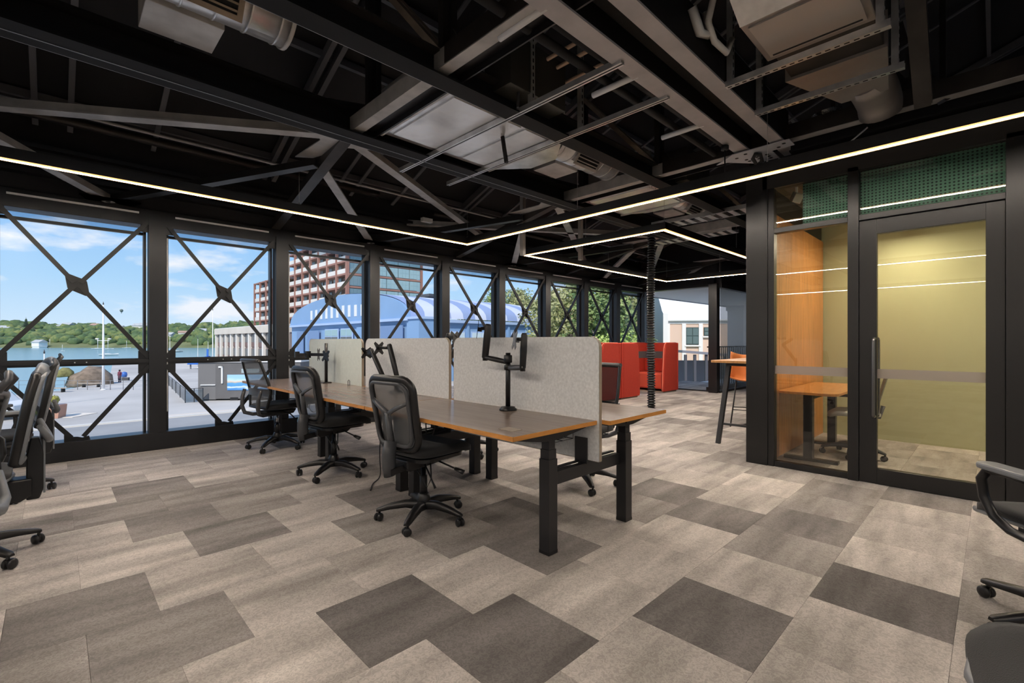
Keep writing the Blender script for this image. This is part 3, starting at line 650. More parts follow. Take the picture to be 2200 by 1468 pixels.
def flexi(label, pts, r):
    m = MB(); P_ = []; rr = []
    n = 60
    for i in range(n + 1):
        t = i / n * (len(pts) - 1); k = min(int(t), len(pts) - 2); u = t - k; a, b = Vector(pts[k]), Vector(pts[k + 1]); P_.append(a.lerp(b, u)); rr.append(r * (1.06 if i % 2 else .95))
    return tag(m.tube(P_, rr, 20).build('flexible_duct', FOIL), label, 'duct')
flexi('crinkled foil flexible duct above the glass door', [(5.35, .75, 3.12), (5.35, .3, 3.13), (5.4, -.4, 3.16), (5.6, -1.4, 3.25)], .15)
flexi('dull flexible duct dropping behind the tie beam', [(5.28, 1.12, 3.42), (5.32, 1.10, 3.22), (5.36, 1.08, 3.12)], .12)

# ---- pipes
def pipe(label, pts, r, mtl, cat='pipe', name='ceiling_pipe', n=10): return tag(MB().tube(pts, r, n).build(name, mtl), label, cat)
pipe('upper black insulated pipe beside the wide channel beam', [(1.5, 1.90, 3.20), (5.2, 1.90, 3.20)], .035, BLACKM); pipe('lower black insulated pipe beside the wide channel beam', [(1.5, 2.02, 3.16), (5.2, 2.02, 3.16)], .032, BLACKM)
for x, l in ((1.98, 'stub tube under the pipes next to the desk truss'), (2.95, 'stub tube under the pipes between the two strut rails'), (4.02, 'stub tube under the pipes near the splice plate')):
    pipe(l, [(x, 1.75, 3.10), (x, 2.14, 3.10)], .022, WHITEL, 'tube', 'support_tube')
for i, (x, z) in enumerate(((2.88, 3.52), (3.00, 3.50), (3.20, 3.48))):
    pipe(('copper pipe nearest the desk truss', 'copper pipe between two others by the hanger', 'copper pipe nearest the strut rail')[i], [(x, 1.72, z), (x, 2.72, z), (x + .0, 2.76, z - .1)], .016, COPPER)
pipe('thick grey pipe along the eaves above the left windows', [(-7.8, 6.1, 3.30), (3.3, 6.1, 3.30)], .045, DARKST); pipe('thin conduit along the eaves above the windows', [(-7.8, 5.6, 3.20), (12, 5.6, 3.20)], .014, GREYST)
pipe('thick grey pipe along the eaves above the far windows', [(4.3, 6.2, 3.25), (12, 6.2, 3.25)], .04, DARKST)
pipe('bent black conduit beside the air unit', [(2.62, 2.62, 3.9), (2.62, 2.6, 3.55), (2.60, 2.60, 3.05)], .013, BLACKM)
pipe('black sprinkler drop hanging below the air unit', [(2.95, 3.15, 3.10), (2.96, 3.14, 3.0), (2.97, 3.12, 2.86)], .02, BLACKM)
pipe('curved pale cable hanging by the splice plate', [(5.0, 1.45, 2.98), (4.98, 1.2, 2.88), (4.96, .95, 2.90), (4.95, .75, 3.04)], .007, GALVD, 'cable', 'loose_cable')
pipe('black pendant flex by the splice plate', [(4.55, 1.78, 3.06), (4.55, 1.78, 2.69)], .006, BLACKM, 'cable', 'pendant_flex')
MB().lathe([(.001, 0), (.035, .005), (.035, .04), (.01, .05)], 14, (4.55, 1.78, 3.03)).build('ceiling_rose', BLACKM, None); tag(bpy.data.objects['ceiling_rose'], 'small round black rose above the pendant flex', 'fitting')
# cable ladders over the booths
def ladder(label, xa, xb, ya, z):
    g = empty('cable_ladder', (xa, ya, z), 0, label, 'cable tray', 'cable ladders')
    MB().bx(0, xb - xa, -.16, -.15, 0, .06).build('side_rail', GALV, g); MB().bx(0, xb - xa, .15, .16, 0, .06).build('side_rail', GALV, g)
    k = 0.0; ru = MB().bx(-.04, .04, -.15, .15, 0, .012).mesh('rung'); ru.materials.append(mat('white_rung', (0.75, 0.75, 0.74), 0.35, 0.4))
    while k < xb - xa: 
        o = bpy.data.objects.new('rung', ru); COL.objects.link(o); o.parent = g; o.location.x = k + .05; k += .16
    return g
l1 = ladder('zinc cable ladder crossing inside the small light frame', 0, 2.3, 0, 0); l1.location = (8.1, 3.0, 3.05); l1.rotation_euler.z = R(90)
l2 = ladder('zinc cable ladder near the meeting room corner', 0, 1.9, 0, 0); l2.location = (6.95, 1.9, 3.05); l2.rotation_euler.z = R(90)
for k, (x, y) in enumerate(((5.0, 4.9), (6.4, 4.9))):
    tag(MB().bx(x - .03, x + .03, y - .03, y + .03, 2.5 + .1 * k, 3.9).build('ceiling_upright', mat('pale_upright', (0.42, 0.40, 0.37), 0.5)), ('pale upright hanging near the large light frame corner', 'pale upright hanging inside the small light frame')[k], 'post')
tag(MB().bx(3.95, 4.12, 5.95, 6.02, 3.02, 3.08).build('emergency_light', WHITEP), 'small pale emergency light under the eaves', 'light')
tag(MB().lathe([(.001, -.03), (.03, -.02), (.05, 0), (.05, .03)], 16, (5.45, 1.0, 2.80)).build('smoke_detector', WHITEP), 'white detector on the meeting room ceiling', 'detector')
o = tag(MB().box((5.32, 1.38, 2.66), (.12, .08, .09), Euler((R(20), R(-25), R(30))).to_matrix()).tube([(5.32, 1.38, 2.68), (5.32, 1.38, 2.83)], .012, 8).build('motion_sensor', WHITEP, None, .006), 'white motion sensor behind the meeting room transom', 'sensor')
# ================================================================== BENCH DESKS
LAM = mat('walnut_grey_laminate', (0.275, 0.212, 0.175), 0.24, var=0.10, vscale=5, stretch=(7, .5, 1))
EDGEW = mat('orange_ply_edge', (0.60, 0.255, 0.055), 0.45, var=0.12, vscale=9, stretch=(1, 1, 6))
DK = mat('desk_frame_black', (0.014, 0.014, 0.016), 0.40)
ZT = 0.735
def desk_leg(mbx, x, y): 
    pass
def bench(idx, label, ya, yb, ya2):
    g = empty('bench_desk', (2.41, (ya + yb) / 2, 0), 0, label, 'desk', 'back to back bench desks'); ox, oy = 2.41, (ya + yb) / 2
    def P(nm, mb, mtl, bev=0.0, par=None):
        o = mb.build(nm, mtl, par or g, bev)
        if par is None: o.location = (-ox, -oy, 0)
        return o
    L = yb - ya
    for side, (xa, xb, y0) in enumerate(((1.665, 2.385, ya), (2.425, 3.12, ya2))):
        y1 = y0 + L
        d = P('desktop', MB().bx(xa + .002, xb - .002, y0 + .002, y1 - .002, ZT - .0245, ZT), LAM)
        P('edge_band', MB().bx(xa, xa + .0022, y0, y1, ZT - .025, ZT - .0006).bx(xb - .0022, xb, y0, y1, ZT - .025, ZT - .0006).bx(xa, xb, y0, y0 + .0022, ZT - .025, ZT - .0006).bx(xa, xb, y1 - .0022, y1, ZT - .025, ZT - .0006), EDGEW, 0, d)
        lx = 2.048 if side == 0 else 2.797
        for ly in (y0 + .10 if side == 0 else y0 + .14, y1 - .09):
            l = P('leg', MB().bx(lx - .038, lx + .038, ly - .038, ly + .038, 0.012, .545), DK, .003)
            P('leg_stage', MB().bx(lx - .033, lx + .033, ly - .033, ly + .033, .545, .60), DK, .002, l); P('leg_stage', MB().bx(lx - .028, lx + .028, ly - .028, ly + .028, .60, .675), DK, .002, l)
            P('foot_cap', MB().bx(lx - .039, lx + .039, ly - .039, ly + .039, 0.0, .022), PLAST, .002, l)
            s = -1 if side == 0 else 1
            P('side_arm', MB().prism([(xa + .05, ZT - .045), (xb - .05, ZT - .045), (xb - .05, ZT - .026), (xa + .05, ZT - .026)] if False else
                ([(xa + .06, ZT - .027), (xa + .06, ZT - .04), (lx - .06, ZT - .085), (lx + .06, ZT - .085), (xb - .02, ZT - .05), (xb - .02, ZT - .027)]), (0, ly - .03, 0), (1, 0, 0), (0, 0, 1), (0, 1, 0), 0, .06), DK)
        P('frame_rail', MB().bx(lx - .03, lx + .03, y0 + .1, y1 - .09, ZT - .066, ZT - .027), DK)
        # wire cable tray
        t = MB(); x0t, x1t = (2.14, 2.34) if side == 0 else (2.46, 2.62)
        for k in range(int((L - .3) / .05)): y = y0 + .15 + .05 * k; t.tube([(x0t, y, .665), (x0t, y, .61), (x1t, y, .61), (x1t, y, .665)], .0022, 4)
        for (x, z) in ((x0t, .665), (x0t, .637), (x0t, .61), ((x0t + x1t) / 2, .61), (x1t, .61), (x1t, .665)): t.tube([(x, y0 + .15, z), (x, y1 - .15, z)], .003, 4)
        P('cable_tray', t, DK)
    for ly in (ya + .10, yb - .09): P('crossbeam', MB().bx(2.086, 2.759, ly - .02, ly + .02, .385, .46).bx(2.086, 2.759, ly + .022, ly + .05, .462, .47), DK, .002)
    for ly in (ya + .10, yb - .09): P('screen_bracket', MB().bx(2.37, 2.378, ly - .035, ly + .06, .46, .62).bx(2.37, 2.44, ly - .02, ly + .05, .46, .468), DK)
    return g
bench(0, 'nearest back to back desk pair with orange edges', 1.70, 3.288, 1.63); bench(1, 'middle back to back desk pair with orange edges', 3.294, 4.882, 3.224); bench(2, 'furthest back to back desk pair beside the windows', 4.888, 6.476, 4.818)
# grommet plate on the near desk
tag(MB().box((1.80, 1.86, ZT + .0015), (.075, .11, .003)).build('desk_label', mat('pale_label', (0.42, 0.35, 0.28), 0.4)), 'pale rectangular plate near the corner of the nearest desk', 'label')

# ---- privacy screens
SCRF = mat('grey_felt', (0.82, 0.825, 0.825), 0.95, var=0.10, vscale=60, bump=0.3, bscale=220)
SCRG = mat('pale_green_felt', (0.74, 0.80, 0.755), 0.8, var=0.04, vscale=30)
TRIM = mat('tan_screen_trim', (0.36, 0.29, 0.22), 0.5)
def screen(label, ya, yb, mtl, z0=.48, z1=1.25):
    g = empty('privacy_screen', (2.405, (ya + yb) / 2, z0), 0, label, 'screen', 'desk privacy screens'); w, h = yb - ya, z1 - z0
    pts = rrect(w, h, .07, 8, .006); pts2 = rrect(w + .006, h + .006, .073, 8, .009)
    MB().prism(pts, (0, 0, h / 2), (0, 1, 0), (0, 0, 1), (1, 0, 0), -.013, .013).build('panel', mtl, g)
    m = MB(); n = len(pts); vs = []
    for d in (-.0125, .0125):
        for p in pts2: vs.append((d, p[0], p[1] + h / 2))
    m.add(vs, [(i, (i + 1) % n, n + (i + 1) % n, n + i) for i in range(n)], True); m.build('edge_trim', TRIM, g)
    return g
screen('grey felt screen on the nearest desk pair', 1.69, 3.15, SCRF); screen('grey felt screen on the middle desk pair', 3.22, 4.70, SCRF); screen('pale green screen on the furthest desk pair', 4.79, 6.25, SCRG)

# ---- monitor arms
def vesa(par, c, nrm, s=.05, name='vesa_plate', mtl=None):
    c = Vector(c); n = Vector(nrm).normalized(); u = n.cross(Vector((0, 0, 1))).normalized(); v = u.cross(n)
    pts = []
    for k in range(4):
        a = R(45 + 90 * k)
        for da, rr in ((-9, 1.0), (9, 1.0), (45, .42)): pts.append((s * rr * math.cos(a + R(da)) * 1.3, s * rr * math.sin(a + R(da)) * 1.3))
    m = MB().prism(pts, c, u, v, n, 0, .004); m.tube([c - n * .03, c + n * .002], .016, 12); return m.build(name, mtl or PLAST, par)
def arm_pole(name, label, x, y, ztop, base=.05, square=False):
    g = empty(name, (x, y, ZT), 0, label, 'monitor arm', 'monitor arms')
    if square: MB().bx(-.05, .05, -.04, .04, 0, .012).build('clamp_base', PLAST, g, .003)
    else: MB().lathe([(.062, 0), (.062, .010), (.05, .018), (.05, .024), (.024, .028)], 28).build('clamp_base', PLAST, g)
    MB().lathe([(.0175, .01), (.0175, ztop - ZT)], 16).build('pole', PLAST, g)
    return g
def fat(par, p0, p1, w, h, name='arm_section', mtl=None):
    p0, p1 = Vector(p0), Vector(p1); d = (p1 - p0).normalized()
    m = MB().tube([p0 - d * .012, p0, p0.lerp(p1, .5), p1, p1 + d * .012], [w * .35, w * .5, w * .55, w * .5, w * .35], 14, flat=h / w)
    return m.build(name, mtl or PLAST, par)
# near arm: two gas-spring arms folded upright on a tall pole
g = arm_pole('monitor_arm', 'double monitor arm on tall pole at the nearest desk', 2.30, 2.40, 1.14)
MB().lathe([(.027, .285), (.027, .315), (.022, .32)], 16).lathe([(.027, .335), (.03, .34), (.03, .385), (.024, .39)], 16).build('collar', PLAST, g)
fat(g, (0, .01, .34), (-.04, .20, .37), .036, .030); fat(g, (-.04, .20, .37), (-.04, .165, .60), .036, .050, 'gas_spring'); MB().tube([(-.04, .20, .345), (-.04, .20, .39)], .019, 14).build('joint', PLAST, g)
MB().tube([(-.04, .17, .58), (-.06, .22, .58)], .013, 10).build('tilt_head', PLAST, g); vesa(g, (-.07, .245, .575), (-.6, .5, .1), .065)
fat(g, (0, -.01, .30), (-.04, -.18, .31), .038, .032, 'arm_section', GREYPD); fat(g, (-.04, -.185, .31), (-.04, -.20, .53), .034, .044, 'gas_spring'); MB().tube([(-.04, -.185, .285), (-.04, -.185, .33)], .018, 14).build('joint', PLAST, g)
MB().tube([(-.04, -.195, .50), (-.06, -.155, .50)], .013, 10).build('tilt_head', PLAST, g); vesa(g, (-.07, -.14, .495), (-.8, .5, .1), .062, 'vesa_plate', GREYP)
# middle arm
g = arm_pole('monitor_arm', 'double monitor arm with slanted springs at the middle desk', 2.30, 3.92, .86)
fat(g, (0, 0, .10), (-.03, .17, .12), .035, .03); fat(g, (-.03, .19, .15), (-.04, .40, .40), .034, .045, 'gas_spring'); MB().tube([(-.03, .17, .08), (-.03, .17, .16)], .02, 12).build('joint', PLAST, g)
MB().bx(-.055, -.025, .40, .46, .355, .40).build('tilt_head', PLAST, g); vesa(g, (-.04, .50, .37), (0, 1, 0), .055)
fat(g, (0, 0, .09), (-.02, -.05, .16), .040, .036); fat(g, (-.02, -.05, .16), (-.04, .05, .45), .034, .046, 'gas_spring')
MB().tube([(-.04, .06, .425), (-.05, .20, .425)], .014, 10).build('tilt_head', PLAST, g); vesa(g, (-.055, .22, .42), (-.3, 1, 0), .06)
# far arm: straight T pole
g = arm_pole('monitor_arm', 'straight black T shaped monitor stand at the furthest desk', 2.28, 5.45, 1.20, square=True)
MB().lathe([(.028, .30), (.028, .36)], 14).build('collar', PLAST, g)
MB().bar((0, .0, .33), (-.12, .30, .33), .03, .035).build('arm_section', PLAST, g); MB().bar((-.12, .30, .33), (-.20, .36, .33), .025, .03).build('arm_section', PLAST, g)
MB().box((-.11, .26, .33), (.05, .05, .08)).build('joint', PLAST, g); MB().box((-.20, .36, .33), (.05, .03, .07)).build('joint', PLAST, g)
vesa(g, (-.03, .14, .33), (-.8, .5, 0), .07); MB().bar((0, 0, .33), (-.03, -.10, .32), .03, .035).build('arm_section', PLAST, g); vesa(g, (-.05, -.11, .32), (-.9, -.2, .1), .062)
# an arm on the far side, its head above the screens
g = arm_pole('monitor_arm', 'monitor arm behind the screens with head raised above the middle one', 2.52, 3.50, 1.0)
fat(g, (0, 0, .25), (.02, -.20, .42), .05, .05); fat(g, (.02, .02, .30), (.0, -.12, .545), .055, .06, 'gas_spring'); MB().tube([(0, -.12, .54), (0, -.20, .52)], .022, 10).build('tilt_head', PLAST, g); vesa(g, (0, -.20, .52), (.3, -1, .2), .055)
g = arm_pole('monitor_arm', 'monitor arm behind the nearest screen with only its tip showing', 2.54, 1.98, .98); fat(g, (0, 0, .2), (.02, .16, .44), .04, .04); fat(g, (.02, .16, .44), (.0, .05, .52), .04, .04, 'gas_spring')
# table hooks, power boxes, cables
tag(MB().tube([(2.36, 5.05, ZT), (2.36, 5.05, ZT + .045), (2.36, 5.03, ZT + .055), (2.36, 5.01, ZT + .045), (2.36, 5.01, ZT)], .004, 6).build('desk_hook', GREYPD), 'small grey wire hook on the furthest desk', 'hook')
for i, (x, y) in enumerate(((2.24, 2.35), (2.24, 3.55), (2.24, 4.75), (2.24, 5.4))):
    lab = ('white power strip under the nearest desk', 'white power strip under the window end of the middle desk', 'white power strip under the joint of the two far desks', 'white power strip under the furthest desk')[i]
    p = tag(MB().box((x - .12, y, .655), (.06, .30, .045)).build('power_strip', WHITEP, None, .004), lab, 'power strip')
    for k in range(3): MB().box((x - .12, y - .1 + .1 * k, .63), (.03, .03, .004)).build('socket', GREYPD, p)
CAB = mat('cable_black', (0.012, 0.012, 0.012), 0.5)
def cable(label, pts, r=.005, mtl=None):
    pts = [Vector(p) for p in pts]; P_ = []
    for i in range(len(pts) - 1):
        a = pts[max(i - 1, 0)]; b = pts[i]; c = pts[i + 1]; d = pts[min(i + 2, len(pts) - 1)]
        for k in range(6):
            t = k / 6; P_.append(0.5 * ((2 * b) + (c - a) * t + (2 * a - 5 * b + 4 * c - d) * t * t + (3 * b - a - 3 * c + d) * t ** 3))
    P_.append(pts[-1]); return tag(MB().tube(P_, r, 6).build('cable', mtl or CAB), label, 'cable')
cable('black looped cable beside the leg of the nearest desk', [(2.2, 3.1, .66), (2.17, 3.12, .5), (2.15, 3.18, .40), (2.18, 3.24, .48), (2.2, 3.28, .64)])
cable('black cable lying on the carpet between the chairs', [(2.2, 4.0, .62), (2.15, 3.95, .2), (2.1, 3.85, .02), (1.95, 3.7, .006), (1.85, 3.55, .006)])
cable('blue network cable hanging under the furthest desk', [(2.2, 5.5, .66), (2.02, 5.45, .42), (1.98, 5.42, .34), (2.0, 5.35, .28), (2.08, 5.2, .25)], .006, mat('blue_cable', (0.22, 0.42, 0.62), 0.5))
cable('second blue network cable hanging under the furthest desk', [(2.2, 5.55, .66), (2.0, 5.5, .38), (1.97, 5.45, .30), (2.05, 5.3, .24), (2.12, 5.15, .26)], .005, MATS['blue_cable'])
cable('grey looped cable under the furthest desk', [(2.1, 5.3, .66), (2.02, 5.28, .5), (2.05, 5.2, .45), (2.1, 5.15, .6)], .004, GREYPD)

# ================================================================== CHAIRS
def caster_mesh():
    m = MB()
    for s in (-1, 1):
        m.lathe([(.012, 0), (.024, .002), (.0275, .007), (.0275, .014), (.022, .019), (.01, .021)], 18, (0.0, s * .005, .0275), Matrix.Rotation(R(-90 * s), 3, 'X'))
    m.box((0, 0, .036), (.036, .012, .03)); m.tube([(0.004, 0, .045), (0.012, 0, .075)], .008, 8); return m
CASTER = caster_mesh().mesh('caster'); CASTER.materials.append(RUBBER)
def star_base(g, rot, rad=.30, z=.10, hubz=.16, mtl=None, arch=0.0):
    mtl = mtl or PLAST
    MB().lathe([(.030, .075), (.048, .09), (.048, .14), (.038, .175), (.030, .18)], 20).build('hub', mtl, g)
    leg = MB()
    prof = [(.03, .105, .038, .05), (.12, .115 + arch, .032, .042), (.22, .100 + arch * .6, .027, .032), (rad, .080, .022, .022), (rad + .015, .076, .014, .014)]
    vs = []; fs = []
    for (x, zc, w, h) in prof:
        vs += [(x, -w, zc - h * .55), (x, w, zc - h * .55), (x, w * .8, zc + h * .25), (x, w * .35, zc + h * .5), (x, -w * .35, zc + h * .5), (x, -w * .8, zc + h * .25)]
    n = len(prof)
    for i in range(n - 1):
        for k in range(6): fs.append((i * 6 + k, i * 6 + (k + 1) % 6, (i + 1) * 6 + (k + 1) % 6, (i + 1) * 6 + k))
    leg.add(vs, fs, True); leg.add([vs[k] for k in range(6)], [(5, 4, 3, 2, 1, 0)]); leg.add(vs[-6:], [(0, 1, 2, 3, 4, 5)])
    me = leg.mesh('base_leg'); me.materials.append(mtl)
    for k in range(5):
        o = link('base_leg', me, None, g); o.rotation_euler.z = R(rot + 72 * k)
        c = link('caster', CASTER, None, o); c.location = (rad, 0, 0); c.rotation_euler.z = R(random.uniform(0, 360))
def cushion(w, d, t, zc, front_drop=.03, bulge=.012):
    """seat cushion facing +x, closed lofted slab"""
    m = MB(); P_ = []; nu, nv = 16, 14
    def edge(u): return min(1.0, (1 - abs(u) ** 6)) 
    for side in (1, -1):
        rows_ = []
        for i in range(nu + 1):
            u = -1 + 2 * i / nu; row = []
            for j in range(nv + 1):
                v = -1 + 2 * j / nv
                k = (abs(u) ** 5 + abs(v) ** 5) ** (1 / 5.0); sc = max(abs(u), abs(v)) / k if k > 0 else 1
                x, y = u * sc * d / 2, v * sc * w / 2 * (1.0 - .08 * max(0, -u))
                h = (1 - max(abs(u), abs(v)) ** 7)
                z = zc + side * (t / 2) * (0.35 + .65 * h) * (1 if side > 0 else .8)
                if side > 0: z += bulge * (abs(v) ** 2) - .006 * (1 - v * v) * (1 - u * u)
                if u > .4: z -= front_drop * ((u - .4) / .6) ** 2
                row.append((x, y, z))
            rows_.append(row)
        m.grid(rows_)
    # rim
    top = 0; N = (nu + 1) * (nv + 1)
    idx = lambda i, j: i * (nv + 1) + j
    ring = [idx(0, j) for j in range(nv + 1)] + [idx(i, nv) for i in range(1, nu + 1)] + [idx(nu, j) for j in range(nv - 1, -1, -1)] + [idx(i, 0) for i in range(nu - 1, 0, -1)]
    for a in range(len(ring)):
        b = (a + 1) % len(ring); m.f.append((ring[a], ring[b], ring[b] + N, ring[a] + N)); m.sm.append(True)
    return m
def ring_sweep(outline, f, w, t, n=8):
    """closed rounded bar following outline (2-D) mapped by f to 3-D; f also gives local frame implicitly"""
    return MB().tube([f(*p) for p in outline], w, n, True, flat=t)
def task_chair(label, loc, rz, base_rot, sc=1.0):
    """mesh task chair with Y shaped back support"""
    g = empty('task_chair', loc, R(rz), label, 'chair', 'office chairs at the desks')
    star_base(g, base_rot - rz, .30)
    MB().lathe([(.026, .16), (.026, .30), (.017, .302), (.017, .40)], 16).build('gas_lift', PLAST, g)
    MB().prism([(-.20, .395), (-.17, .37), (.10, .385), (.15, .42), (.15, .445), (-.20, .445)], (0, 0, 0), (1, 0, 0), (0, 0, 1), (0, 1, 0), -.07, .07).build('mechanism', PLAST, g, .008)
    cushion(.49, .50, .085, .495).build('seat', FABRIC, g).location = (.03, 0, 0)
    MB().prism(rrect(.40, .40, .08), (.02, 0, .447), (1, 0, 0), (0, 1, 0), (0, 0, 1), -.01, .012).build('seat_pan', PLAST, g)
    bz0, bz1, hw = .52, .985, .212
    def bf(y, z):      # back surface: curves round the sitter, leans back
        t = (z - bz0) / (bz1 - bz0); return Vector((-.222 - .085 * t * t - .02 * math.sin(t * 3.0) + .5 * y * y, y, z))
    cz = (bz0 + bz1) / 2
    outl = [(p[0] * (1.0 - .10 * (.5 - (p[1] / (bz1 - bz0)))), p[1] + cz) for p in rrect(2 * hw, bz1 - bz0, .085, 7)]
    fr = MB().tube([bf(*p) for p in outl], .024, 10, True, flat=.75)
    fr.build('back_frame', PLAST, g)
    inn = [(p[0] * (1.0 - .10 * (.5 - (p[1] / (bz1 - bz0)))), p[1] + cz) for p in rrect(2 * hw - .055, bz1 - bz0 - .06, .07, 7)]
    MB().tube([bf(*p) + Vector((-.022, 0, 0)) for p in inn], .013, 8, True).build('back_rim', GREYPD, g)
    rows_ = []
    for i in range(13):
        z = bz0 + .015 + (bz1 - bz0 - .03) * i / 12; row = []
        for j in range(11):
            y = (-1 + 2 * j / 10) * (hw - .015) * (1.0 - .10 * (.5 - (z - cz) / (bz1 - bz0)))
            if i in (0, 12): y *= .82
            row.append(bf(y, z) + Vector((.012, 0, 0)))
        rows_.append(row)
    MB().grid(rows_).build('back_mesh', MESHG, g)
    # Y support on the rear
    yb = MB(); zj = bz0 + .235
    pj = bf(0, zj) + Vector((-.040, 0, 0))
    for s in (-1, 1):
        q = bf(s * (hw - .03), zj + .085) + Vector((-.018, 0, 0)); yb.tube([pj, pj.lerp(q, .35) + Vector((-.006, 0, .006)), pj.lerp(q, .7) + Vector((-.004, 0, .004)), q], [.021, .018, .016, .014], 10, flat=.7)
    yb.tube([pj + Vector((0, 0, .015)), bf(0, bz0 + .12) + Vector((-.042, 0, 0)), bf(0, bz0 - .01) + Vector((-.040, 0, 0))], [.030, .034, .036], 10, flat=.6)
    yb.build('back_yoke', GREYPD, g)
    MB().tube([(-.275, 0, .58), (-.292, 0, .50), (-.292, 0, .42), (-.285, 0, .36)], [.044, .048, .048, .042], 12, flat=.72, up=(0, 1, 0)).build('back_post', GREYPD, g)
    MB().bar((-.30, 0, .385), (-.10, 0, .405), .07, .045).build('post_bracket', PLAST, g, .005)
    # levers
    for (p, q) in (((.02, -.08, .42), (.07, -.29, .36)), ((-.06, -.08, .40), (-.05, -.16, .27))):
        p, q = Vector(p), Vector(q); MB().tube([p, p.lerp(q, .6), q], .006, 6).tube([p.lerp(q, .78), q + (q - p).normalized() * .02], [.012, .017], 8, flat=.5).build('lever', PLAST, g)
    cbl = MB().tube([(.0, -.07, .40), (-.02, -.10, .30), (-.05, -.09, .24), (-.07, -.05, .32), (-.08, 0, .38)], .005, 6); cbl.build('control_cable', PLAST, g)
    return g
task_chair('black task chair with Y shaped back at the nearest desk', (1.825, 2.745, 0), 8, 0)
task_chair('black task chair with Y shaped back at the middle desk', (1.85, 4.25, 0), 6, 2)
def frame_chair(label, loc, rz, base_rot, mesh_m=None):
    """chair with tall narrow mesh back, lumbar band and U shaped rear support"""
    g = empty('task_chair', loc, R(rz), label, 'chair', 'office chairs at the desks')
    star_base(g, base_rot - rz, .30, arch=.012)
    MB().lathe([(.028, .16), (.028, .27), (.020, .275)], 16).build('gas_lift', PLAST, g); MB().lathe([(.015, .27), (.015, .40)], 14).build('piston', mat('chrome', (0.6, 0.6, 0.6), 0.2, 1.0), g)
    MB().prism([(-.16, .385), (.14, .39), (.18, .44), (-.18, .44)], (0, 0, 0), (1, 0, 0), (0, 0, 1), (0, 1, 0), -.10, .10).build('mechanism', PLAST, g, .008)
    cushion(.49, .50, .075, .485).build('seat', FABRIC, g).location = (.03, 0, 0)
    bz0, bz1 = .50, 1.0
    def hw(z): t = (z - bz0) / (bz1 - bz0); return .175 + .055 * math.sin(min(1, t * 1.6) * math.pi * .5) - .075 * max(0, t - .35)
    def bf(y, z):
        t = (z - bz0) / (bz1 - bz0); return Vector((-.215 - .045 * abs(t - .32) ** 1.0 - .10 * max(0, t - .32) + .5 * y * y, y, z))
    zs = [bz0 + (bz1 - bz0) * i / 14 for i in range(15)]
    path = [bf(hw(z), z) for z in zs] + [bf(hw(bz1) * (1 - 2 * k / 6), bz1 + .006) for k in range(7)] + [bf(-hw(z), z) for z in reversed(zs)] + [bf(-hw(bz0) * (1 - 2 * k / 6), bz0 - .01) for k in range(7)]
    MB().tube(path, .017, 10, True, flat=.8).build('back_frame', PLAST, g)
    MB().tube([bf(hw(bz1) * (1 - 2 * k / 6), bz1 + .012) + Vector((-.008, 0, 0)) for k in range(7)], .020, 10).build('top_rail', GREYPD, g)
    MB().grid([[bf(hw(z) * (-1 + 2 * j / 10), z) for j in range(11)] for z in zs]).build('back_mesh', mesh_m or MESHG, g)
    MB().grid([[bf(hw(z) * (-1 + 2 * j / 10), z) + Vector((-.02, 0, 0)) for j in range(11)] for z in (.62, .64, .66, .68, .70)]).build('lumbar_band', GREYPD, g)
    u = []
    for s in (-1, 1):
        u = [(-.28, s * .17, .69), (-.305, s * .17, .60), (-.31, s * .165, .50), (-.29, s * .15, .43), (-.22, s * .11, .405), (-.10, s * .08, .405)]
        MB().tube(u, [.018, .02, .021, .021, .02, .018], 10).build('rear_strut', GREYPD, g)
    MB().tube([(.02, -.10, .42), (.04, -.20, .40), (.05, -.26, .36)], .007, 6).build('lever', PLAST, g)
    return g
frame_chair('black task chair with tall narrow mesh back near the windows', (1.84, 5.75, 0), 12, 8)
frame_chair('black mesh chair on the far side of the nearest desk', (3.22, 2.46, 0), 176, 18, MESHB)
frame_chair('black mesh chair on the far side of the middle desk', (3.24, 4.0, 0), 180, 40, MESHB)

